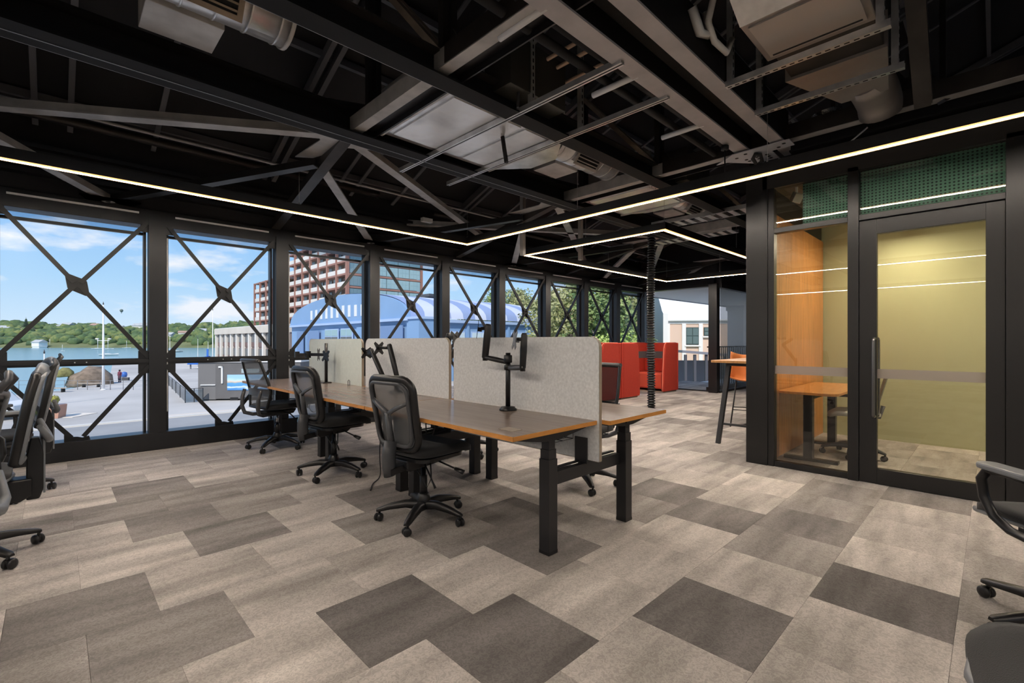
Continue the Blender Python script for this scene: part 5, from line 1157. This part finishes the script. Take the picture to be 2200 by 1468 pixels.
# ---- dark kiosk with mural
p = gp(463, 861); g = empty('kiosk', p, VR + .10, 'dark grey kiosk with blue beach mural', 'kiosk'); KG = mat('kiosk_grey', (.13, .125, .125), .7, var=.08, vscale=1); KD = mat('kiosk_side', (.17, .165, .165), .7)
kh = 3.55
MB().bx(0, 7.6, 0, 3.2, .15, kh).build('body', KG, g); MB().prism([(-1.55, 0.1), (0, .1), (0, kh), (-1.55, kh), (-1.55, 1.5)], (0, 0, 0), (1, 0, 0), (0, 0, 1), (0, 1, 0), .05, 3.2).build('side_wing', KD, g)
MB().bx(-1.6, 7.7, -.1, 3.3, kh, kh + .22).build('roof', mat('kiosk_roof', (.70, .69, .68), .7), g); MB().bx(.55, .68, -.12, 0, 1.6, 3.2).build('downpipe', WHITE, g); MB().bx(.3, .68, -.12, 0, 3.05, 3.2).build('downpipe_elbow', WHITE, g)
MB().bx(2.3, 3.9, -.03, 0, 2.55, 2.95).build('high_window', mat('kiosk_pane', (.38, .46, .48), .3), g)
MB().bx(-1.3, 0, -.06, .05, 1.42, 1.50).build('ledge', WHITE, g)
for x0_, x1_ in ((1.3, 2.0), (2.2, 4.2)): MB().bx(x0_, x1_, -.02, .0, .0, .28).build('base_vent', BLACKM, g)
def mural():
    m = bpy.data.materials.new('beach_mural'); m.use_nodes = True; t = m.node_tree; b = t.nodes['Principled BSDF']; b.inputs['Roughness'].default_value = .6
    tc = t.nodes.new('ShaderNodeTexCoord'); sp = t.nodes.new('ShaderNodeSeparateXYZ'); t.links.new(tc.outputs['Generated'], sp.inputs[0])
    nz = t.nodes.new('ShaderNodeTexNoise'); nz.inputs['Scale'].default_value = 3.5; t.links.new(tc.outputs['Generated'], nz.inputs['Vector'])
    ad = t.nodes.new('ShaderNodeMath'); ad.operation = 'MULTIPLY_ADD'; ad.inputs[1].default_value = .35; t.links.new(nz.outputs[0], ad.inputs[0]); t.links.new(sp.outputs['Z'], ad.inputs[2])
    r = t.nodes.new('ShaderNodeValToRGB'); cr_ = r.color_ramp; cr_.elements[0].position = .05; cr_.elements[0].color = (.04, .16, .48, 1); cr_.elements[1].position = 1; cr_.elements[1].color = (.35, .60, .85, 1)
    for ps, c in ((.30, (.10, .32, .66, 1)), (.38, (.75, .85, .92, 1)), (.46, (.08, .30, .62, 1)), (.62, (.12, .38, .68, 1)), (.68, (.62, .48, .33, 1)), (.76, (.70, .62, .55, 1)), (.84, (.55, .74, .92, 1))): e_ = cr_.elements.new(ps); e_.color = c
    t.links.new(ad.outputs[0], r.inputs[0]); t.links.new(r.outputs[0], b.inputs['Base Color']); return m
MB().bx(1.05, 5.0, -.05, 0, .95, 2.40).build('mural_panel', mural(), g)
# fence of the terrace
FD = mat('fence_dark', (.035, .04, .045), .5); FG = glass('fence_glass', (.70, .76, .80), .08)
a, b_, c_ = gp(352, 818), gp(398, 866), gp(436, 863)
def fence(label, p, q, n):
    L = (q - p).length; g = empty('terrace_fence', p, math.atan2(q.y - p.y, q.x - p.x), label, 'fence')
    for k in range(n + 1): MB().box((L * k / n, 0, .62), (.07, .07, 1.24)).build('post', FD, g)
    MB().box((L / 2, 0, 1.24), (L, .06, .05)).build('top_rail', FD, g)
    for k in range(n): MB().box((L * (k + .5) / n, 0, .62), (L / n - .1, .012, 1.05)).build('glass_panel', FG, g)
fence('dark glass terrace fence running away from the kiosk', b_, a, 6); fence('dark glass terrace fence in front of the kiosk', b_, c_, 2)
g = thing_at('banner_boat', 'blue and white boat cover behind the kiosk', 'boat', 430, 793, .1); MB().prism([(-2.2, .9), (2.2, .9), (1.6, 2.6), (-1.8, 1.7)], (0, 0, 0), (1, 0, 0), (0, 0, 1), (0, 1, 0), -.6, .6).build('cover', mat('cover_blue', (.03, .15, .55), .6), g, .05); MB().prism([(-2.1, 1.25), (1.9, 1.25), (1.7, 1.9), (-1.9, 1.6)], (0, 0, 0), (1, 0, 0), (0, 0, 1), (0, 1, 0), -.63, .63).build('white_stripe', WHITE, g); MB().box((1.4, 0, 3.2), (.35, .1, 1.6)).build('fin', MATS['cover_blue'], g); MB().bx(-1.9, -1.7, -.1, .1, 0, .9).build('stand', GREYP, g); MB().bx(1.7, 1.9, -.1, .1, 0, .9).build('stand', GREYP, g)

# ---- cream colonnade building
CR = mat('cream_stone', (.66, .60, .52), .85, var=.08, vscale=.3); CWIN = mat('brown_window', (.16, .085, .075), .4); CGL = mat('dark_pane', (.10, .11, .12), .2)
g = empty('colonnade_building', (32.0, 101.5, GZ), 0, 'cream building with tall white fins beyond the second window', 'building'); cy0, cy1, ch = 99.0, 150.0, zat(698, 95) - GZ
MB().bx(.6, 14, cy0 - 101.5, cy1 - 101.5, 0, ch - .1).build('wall', mat('recess_wall', (.28, .22, .20), .8), g); MB().bx(-.3, 14.2, cy0 - 101.7, cy1 - 101.3, ch - 1.5, ch).build('parapet', CR, g); MB().bx(-.1, 14.2, cy0 - 101.7, cy1 - 101.3, ch, ch + .15).build('coping', WHITE, g)
nfin = 10
for k in range(nfin + 1):
    y = cy0 + (cy1 - cy0) * k / nfin - 101.5; MB().bx(-.05, .6, y - .42, y + .42, 0, ch - 1.4).build('fin', mat('fin_white', (.80, .77, .72), .8), g)
for k in range(nfin):
    y = cy0 + (cy1 - cy0) * (k + .5) / nfin - 101.5; u = (cy1 - cy0) / nfin / 2 - .5
    for zz in (.9, ch * .48):
        wv = MB().bx(.45, .6, y - u, y + u, zz, zz + ch * .34).build('window', CWIN, g); MB().bx(.42, .46, y - u + .15, y - .08, zz + ch * .12, zz + ch * .33).build('pane', CGL, wv); MB().bx(.42, .46, y + .08, y + u - .15, zz + ch * .12, zz + ch * .33).build('pane', CGL, wv)
    MB().bx(-.3, .3, y - u, y + u, 0, 1.0).build('hedge', mat('hedge_green', (.18, .24, .06), .9, var=.4, vscale=1.2), g)

# ---- brown apartment tower
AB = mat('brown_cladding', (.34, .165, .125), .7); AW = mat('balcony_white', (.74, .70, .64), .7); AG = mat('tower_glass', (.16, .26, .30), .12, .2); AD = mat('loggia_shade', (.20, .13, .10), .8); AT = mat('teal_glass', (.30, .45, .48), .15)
tx, ty = 51.3, 110.5; g = empty('apartment_tower', (tx, ty, GZ), 0, 'brown apartment tower with white balconies', 'building'); FLH, NF = 3.15, 10
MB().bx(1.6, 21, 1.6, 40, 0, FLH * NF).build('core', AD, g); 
z00 = .3
for f_ in range(NF + 1):
    MB().bx(-.1, 21.5, -.1, 40, f_ * FLH + z00 - .45, f_ * FLH + z00).build('floor_band', AB, g)
for k in range(8):
    y = 40 * k / 7; MB().bx(-.25, .35, y - .3, y + .3, 0, FLH * NF).build('pillar', AB, g)
for k in (0, 21.2): MB().bx(k, k + .5, -.35, .35, 0, FLH * NF).build('pillar', AB, g)
rnd = random.Random(3)
for f_ in range(3, NF):
    zb = f_ * FLH + z00
    for k in range(7):
        y0_, y1_ = 40 * k / 7 + .3, 40 * (k + 1) / 7 - .3
        MB().bx(0, .12, y0_, y1_, zb, zb + 1.15).build('balustrade', AW, g)
        MB().bx(1.45, 1.6, y0_ + .3, y1_ - (.3 if rnd.random() < .6 else 2.4), zb + .2, zb + 2.5).build('window', AT if rnd.random() < .5 else AG, g)
    for k in range(6):
        x0_, x1_ = .5 + 20.6 * k / 6, .5 + 20.6 * (k + 1) / 6
        wv = MB().bx(x0_ + .08, x1_ - .08, -.02, .1, zb + .1, zb + 2.55).build('window', AG if k == 0 else AT, g)
        for j in range(3):
            for i in range(2): MB().bx(x0_ + .2 + (x1_ - x0_ - .4) * j / 3 + .05, x0_ + .2 + (x1_ - x0_ - .4) * (j + 1) / 3 - .05, -.06, -.02, zb + .2 + 1.2 * i, zb + 1.25 + 1.2 * i).build('pane', AT if k else AG, wv)
MB().bx(1.0, 21, 1.0, 40, FLH * NF + z00, FLH * NF + z00 + .5).build('roof', mat('tower_roof', (.40, .36, .33), .8), g)
g2 = empty('apartment_wing', (49.0, 152, GZ), 0, 'lower brown wing at the left of the apartment tower', 'building'); NF2 = 8
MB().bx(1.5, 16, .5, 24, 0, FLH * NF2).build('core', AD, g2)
for f_ in range(NF2 + 1): MB().bx(0, 16, 0, 24, f_ * FLH - .4, f_ * FLH).build('floor_band', AB, g2)
for k in range(5): MB().bx(-.2, .4, 24 * k / 4 - .25, 24 * k / 4 + .25, 0, FLH * NF2).build('pillar', AB, g2)
for f_ in range(2, NF2):
    for k in range(4): MB().bx(.1, .2, 6 * k + .3, 6 * k + 5.7, f_ * FLH, f_ * FLH + 1.1).build('balustrade', AW, g2); MB().bx(1.35, 1.5, 6 * k + .8, 6 * k + 5, f_ * FLH + .2, f_ * FLH + 2.4).build('window', AT, g2)

# ---- blue barrel-roofed hangar
BL = mat('hangar_blue', (.235, .385, .61), .6, var=.05, vscale=.3); BLD = mat('hangar_blue_dark', (.18, .28, .48), .6); BLL = mat('hangar_trim', (.42, .55, .78), .5); RS1 = mat('roof_stripe_pale', (.62, .66, .78), .5); RS2 = mat('roof_stripe_blue', (.30, .38, .60), .5)
hx0, hx1, hy0, hy1 = 32.4, 58.5, 52.2, 94.0; he = 4.25 - GZ; hr = 4.3; hc = (hy0 + hy1) / 2; hs = (hy1 - hy0) / 2
g = empty('hangar', (hx0, hy0, GZ), 0, 'blue hangar with arched gable and striped barrel roof', 'building')
def arch(t, k=1.0): return (hs * math.cos(math.pi * t) * k, he + hr * math.sin(math.pi * t) ** .85 * k)
yc = hc - hy0
MB().bx(.3, hx1 - hx0, .2, hy1 - hy0, 0, he).build('wall', BL, g)
gab = [(yc - hs, he - .2)] + [(yc - arch(i / 24)[0], arch(i / 24)[1]) for i in range(25)] + [(yc + hs, he - .2)]
MB().prism(gab, (0, 0, 0), (0, 1, 0), (0, 0, 1), (1, 0, 0), 0, .5).build('gable', BL, g)
MB().bx(-.35, .3, -.3, hy1 - hy0 + .3, he - .35, he).build('gable_cornice', BLL, g); MB().bx(.3, hx1 - hx0 + .3, -.35, .25, he - .45, he - .05).build('gutter', BLL, g)
ns = 12
for k in range(ns):
    xa, xb = .4 + (hx1 - hx0 - .4) * k / ns, .4 + (hx1 - hx0 - .4) * (k + 1) / ns
    MB().grid([[(x, yc - arch(i / 24)[0], arch(i / 24)[1] + .1) for i in range(25)] for x in (xa, xb)]).build('roof_strip', RS1 if k % 2 else RS2, g)
for k in range(11):
    y = yc - 10.5 + 2.1 * k; hgt = 1.9 - abs(k - 5) * .06; MB().bx(-.06, .02, y - .40, y + .40, he + .75, he + .75 + hgt).build('gable_slot', WHITE, g)
for (ya, yb, zt, dark) in ((1.2, 8.5, he - .9, 1), (9.5, 14, he - .9, 0), (28, 33, he - 1.2, 1), (35, 38, he - 1.2, 1)):
    MB().bx(-.15, 0, ya, yb, 0, zt).build('door_leaf', BL if not dark else BLD, g)
for (ya, yb) in ((15.5, 19.5), (20.5, 25.5)):
    wv = MB().bx(-.12, .05, ya, yb, he - 4.6, he - 1.0).build('window', BLL, g)
    for i in range(2):
        for j in range(3): MB().bx(-.16, -.12, ya + .15 + (yb - ya - .15) / 2 * i, ya + (yb - ya) / 2 * (i + 1) - .1, he - 4.45 + 1.15 * j, he - 3.45 + 1.15 * j).build('pane', CGL if j % 2 else AT, wv)
for k in range(6):
    x = 2.5 + 4 * k; wv = MB().bx(x, x + 2.8, .08, .22, he - 4.2, he - 1.6).build('side_window', BLL, g)
    for i in range(3): MB().bx(x + .12 + .9 * i, x + .88 + .9 * i, .04, .08, he - 4.0, he - 1.8).build('pane', mat('bright_pane', (.62, .74, .80), .3), wv)
    if k: MB().bx(x - .9, x - .55, -.1, .2, 0, he - .5).build('pilaster', BL, g)
MB().bx(-.1, 3.2, -2.6, .2, 0, he - .2).build('corner_block', BL, g); MB().bx(-.3, 3.4, -2.8, .2, he - .2, he + .1).build('corner_cornice', BLL, g)
tag(MB().bx(45, 47.5, 66, 70, he + GZ + hr + .2, he + GZ + hr + .7).build('roof_vent', GREYPD), 'dark vent on top of the hangar roof', 'vent')

# ---- trees on the right
def leaf_mesh(name, seed, n, rad, height, m_):
    rn = random.Random(seed); mb = MB(); blobs = [(Vector((rn.gauss(0, .38) * rad, rn.gauss(0, .38) * rad, height * rn.uniform(.28, 1.0))), rad * rn.uniform(.28, .5)) for _ in range(22)]
    for k in range(n):
        c, s = rn.choice(blobs); d = Vector((rn.gauss(0, 1), rn.gauss(0, 1), rn.gauss(0, 1) + .2)).normalized(); p = c + d * s * rn.uniform(.55, 1.05); a = Vector((rn.gauss(0, 1), rn.gauss(0, 1), rn.gauss(0, .6))).normalized(); u = a * rn.uniform(.10, .24); v = a.cross(d).normalized() * rn.uniform(.08, .18)
        mb.add([p - u, p + v, p + u, p - v], [(0, 1, 2, 3)])
    me = mb.mesh(name); me.materials.append(m_); return me
def leaf_mat(nm, c1, c2):
    m = bpy.data.materials.new(nm); m.use_nodes = True; t = m.node_tree; b = t.nodes['Principled BSDF']; b.inputs['Roughness'].default_value = .7
    tc = t.nodes.new('ShaderNodeTexCoord'); nz = t.nodes.new('ShaderNodeTexNoise'); nz.inputs['Scale'].default_value = .9; nz.inputs['Detail'].default_value = 4; t.links.new(tc.outputs['Object'], nz.inputs['Vector'])
    r = t.nodes.new('ShaderNodeValToRGB'); r.color_ramp.elements[0].position = .38; r.color_ramp.elements[0].color = (*c1, 1); r.color_ramp.elements[1].position = .62; r.color_ramp.elements[1].color = (*c2, 1)
    t.links.new(nz.outputs[0], r.inputs[0]); t.links.new(r.outputs[0], b.inputs['Base Color']); return m
LM = [leaf_mat('leaf_bright', (.26, .40, .07), (.52, .62, .17)), leaf_mat('leaf_olive', (.22, .26, .09), (.50, .49, .24)), leaf_mat('leaf_dark', (.10, .18, .06), (.32, .40, .13))]
CROWN = [leaf_mesh('crown', 11, 5200, 3.4, 7.5, LM[0]), leaf_mesh('crown', 12, 5200, 3.8, 9.0, LM[1]), leaf_mesh('crown', 13, 5200, 3.6, 8.0, LM[2])]
TRK = mat('pale_bark', (.36, .30, .23), .9)
trk_me = MB().tube([(0, 0, -.5), (.15, .1, 2.5), (-.1, .2, 5), (.2, 0, 7)], [.28, .22, .16, .06], 8).tube([(.1, .1, 2.8), (1.2, .3, 5.2)], [.13, .05], 6).tube([(-.05, .2, 3.6), (-1.3, -.2, 6.0)], [.12, .05], 6).mesh('trunk'); trk_me.materials.append(TRK)
ORD = iter(('first', 'second', 'third', 'fourth', 'fifth', 'sixth', 'seventh', 'eighth', 'ninth', 'tenth', 'eleventh'))
LAB = ('bright green tree beyond the far windows', 'olive grey gum tree beyond the far windows', 'dark green tree beyond the far windows')
for (px, w, base, k, s, lab) in ((1188, 62, -2, 1, 1.15, 'olive tree at the right end of the hangar'), (1225, 44, -3, 1, 1.05, None), (1262, 50, -2, 1, 1.25, None), (1258, 34, -4.2, 0, .62, 'low bright green tree in front of the gums'), (1300, 40, -3, 2, 1.0, None), (1312, 30, -4.2, 0, .70, 'bright green tree behind the left booth'), (1345, 60, -2, 1, 1.35, None), (1335, 33, -4.2, 2, .66, None), (1372, 36, -4.2, 0, .62, 'bright green tree behind the cable spine'), (1405, 66, -2, 1, 1.7, None), (1442, 72, -1, 1, 1.3, None), (1465, 62, 0, 2, 1.3, None), (1060, 130, 0, 2, 1.6, 'dark tree on the hill behind the hangar roof'), (1100, 120, 0, 2, 1.7, 'dark tree on the hill left of the olive tree'), (1135, 110, -1, 1, 1.6, 'olive tree on the hill above the hangar roof'), (1010, 150, 0, 2, 1.5, 'dark tree just showing over the hangar roof')):
    t_ = empty('tree', at(px, w, base), random.uniform(0, 6), lab or LAB[k].replace(' beyond', ', %s of the row of tall ones, beyond' % next(ORD)), 'tree', 'trees beyond the far windows'); t_.scale = (s, s, s)
    link('crown', CROWN[k], None, t_); link('trunk', trk_me, None, t_)
bank = MB().grid([[at(px, w, z) for px in range(1190, 1700, 25)] for w, z in ((24, GZ), (30, GZ + .1), (45, GZ + 2.0), (70, GZ + 5), (160, GZ + 10))]).build('planted_bank', mat('bank_green', (.17, .20, .07), .95, var=.35, vscale=.5), plaza)
shr = leaf_mesh('shrub_leaves', 21, 900, 1.0, 1.3, LM[0])
for i, (px, w) in enumerate(((1195, 29), (1225, 27), (1250, 28), (1285, 26), (1318, 27), (1350, 25), (1375, 26), (1405, 25))):
    o = tag(link('shrub', shr, None), 'leafy green shrub, %s from the left, at the foot of the trees' % ('first', 'second', 'third', 'fourth', 'fifth', 'sixth', 'seventh', 'eighth')[i], 'shrub', 'shrubs at the foot of the trees'); o.location = at(px, w, GZ); o.scale = (1.6, 1.6, 1.5); o.rotation_euler.z = i * 1.3

# ---- peach house with white roof on the right
w_h = 40.0; p = at(1432, w_h, GZ); g = empty('peach_house', p, VR - .16, 'peach house with white metal roof and stepped gable', 'house'); PE = mat('peach_render', (.72, .53, .42), .85); PW = mat('house_white', (.82, .80, .77), .7); RWH = mat('white_roof_sheet', (.80, .81, .82), .5)
hz = zat(690, w_h) - GZ; rz_ = zat(648, w_h) - GZ + 1.2
MB().bx(0, 14, 0, 9, 0, hz).build('wall', PE, g); MB().add([(-.2, -.3, hz), (14.2, -.3, hz), (14.2, 5, rz_), (-.2, 5, rz_), (-.2, -.3, hz + .12), (14.2, -.3, hz + .12), (14.2, 5, rz_ + .12), (-.2, 5, rz_ + .12)], [(0, 1, 2, 3), (4, 7, 6, 5), (0, 4, 5, 1), (2, 6, 7, 3), (0, 3, 7, 4), (1, 5, 6, 2)]).build('roof', RWH, g)
MB().prism([(-.5, 0), (9, 0), (9, hz), (5, rz_ + .6), (4.2, rz_ + .6), (.6, hz + 1.2), (.2, hz + .9), (-.5, hz + .6)], (0, 0, 0), (0, 1, 0), (0, 0, 1), (1, 0, 0), -.35, .05).build('gable_wall', PW, g)
MB().bx(0, 14, -.06, 0, hz - .25, hz).build('eaves_band', PW, g)
for x in (.1, 1.4, 2.75, 4.1, 5.2, 6.4): MB().bx(x - .16, x + .16, -.14, 0, 0, hz - .25).build('pilaster', PW, g)
DG = mat('dark_green_frame', (.04, .07, .065), .5); HP = mat('house_pane', (.12, .17, .165), .2)
for (xa, xb, za, zb) in ((1.55 + .0, 2.62, hz - 2.0, hz - .55), (3.0, 3.8, hz - 1.25, hz - .55), (5.4, 6.2, hz - 1.25, hz - .55)):
    f_ = MB().bx(xa, xb, -.10, -.02, za, zb).build('window', DG, g); MB().bx(xa - .1, xb + .1, -.2, 0, za - .16, za - .04).build('window_sill', PW, g)
    for i in range(2):
        for j in range(2): MB().bx(xa + .07 + (xb - xa - .07) / 2 * i, xa + (xb - xa - .07) / 2 * (i + 1), -.12, -.10, za + .07 + (zb - za - .07) / 2 * j, za + (zb - za - .07) / 2 * (j + 1)).build('pane', HP, f_)
# grey shelter with poster below
w_s = 24.0; p = at(1440, w_s, GZ); g = empty('shelter', p, VR - .05, 'grey shelter with sloping roof and posters below the house', 'shelter'); SG = mat('shelter_grey', (.20, .20, .23), .6); SGD = mat('shelter_dark', (.075, .075, .09), .6)
zr = zat(757, w_s) - GZ
MB().add([(.3, -1, zr), (6, -1, zr - .45), (6, 3, zr - .45), (.3, 3, zr), (.3, -1, zr + .12), (6, -1, zr - .33), (6, 3, zr - .33), (.3, 3, zr + .12)], [(0, 1, 2, 3), (4, 7, 6, 5), (0, 4, 5, 1), (2, 6, 7, 3), (0, 3, 7, 4), (1, 5, 6, 2)]).build('roof', mat('shelter_roof', (.22, .22, .25), .5), g)
MB().bx(.5, 6, 2, 2.2, 0, zr - .5).build('back_wall', SG, g)
for x in (.5, .95, 1.5, 2.4): MB().bx(x - .06, x + .06, -.9, -.78, 0, zr - .1).build('post', SGD, g)
MB().bx(1.05, 1.35, -.85, -.8, 1.4, 2.7).build('poster', mat('poster_green', (.55, .72, .62), .6), g); MB().bx(1.75, 2.05, -.85, -.8, 1.3, 2.9).build('poster', WHITE, g); MB().bx(2.05, 2.4, -.86, -.8, 1.3, 2.9).build('poster', mat('poster_orange', (.70, .28, .14), .6), g)
MB().bx(.2, 3.2, -1.4, -1.3, 0, 1.1).build('low_wall', SGD, g)
o = tag(link('agave', shr, None), 'yellow green plant in front of the shelter', 'plant'); o.location = at(1497, 21.5, GZ + .0); o.scale = (.35, .35, .75)
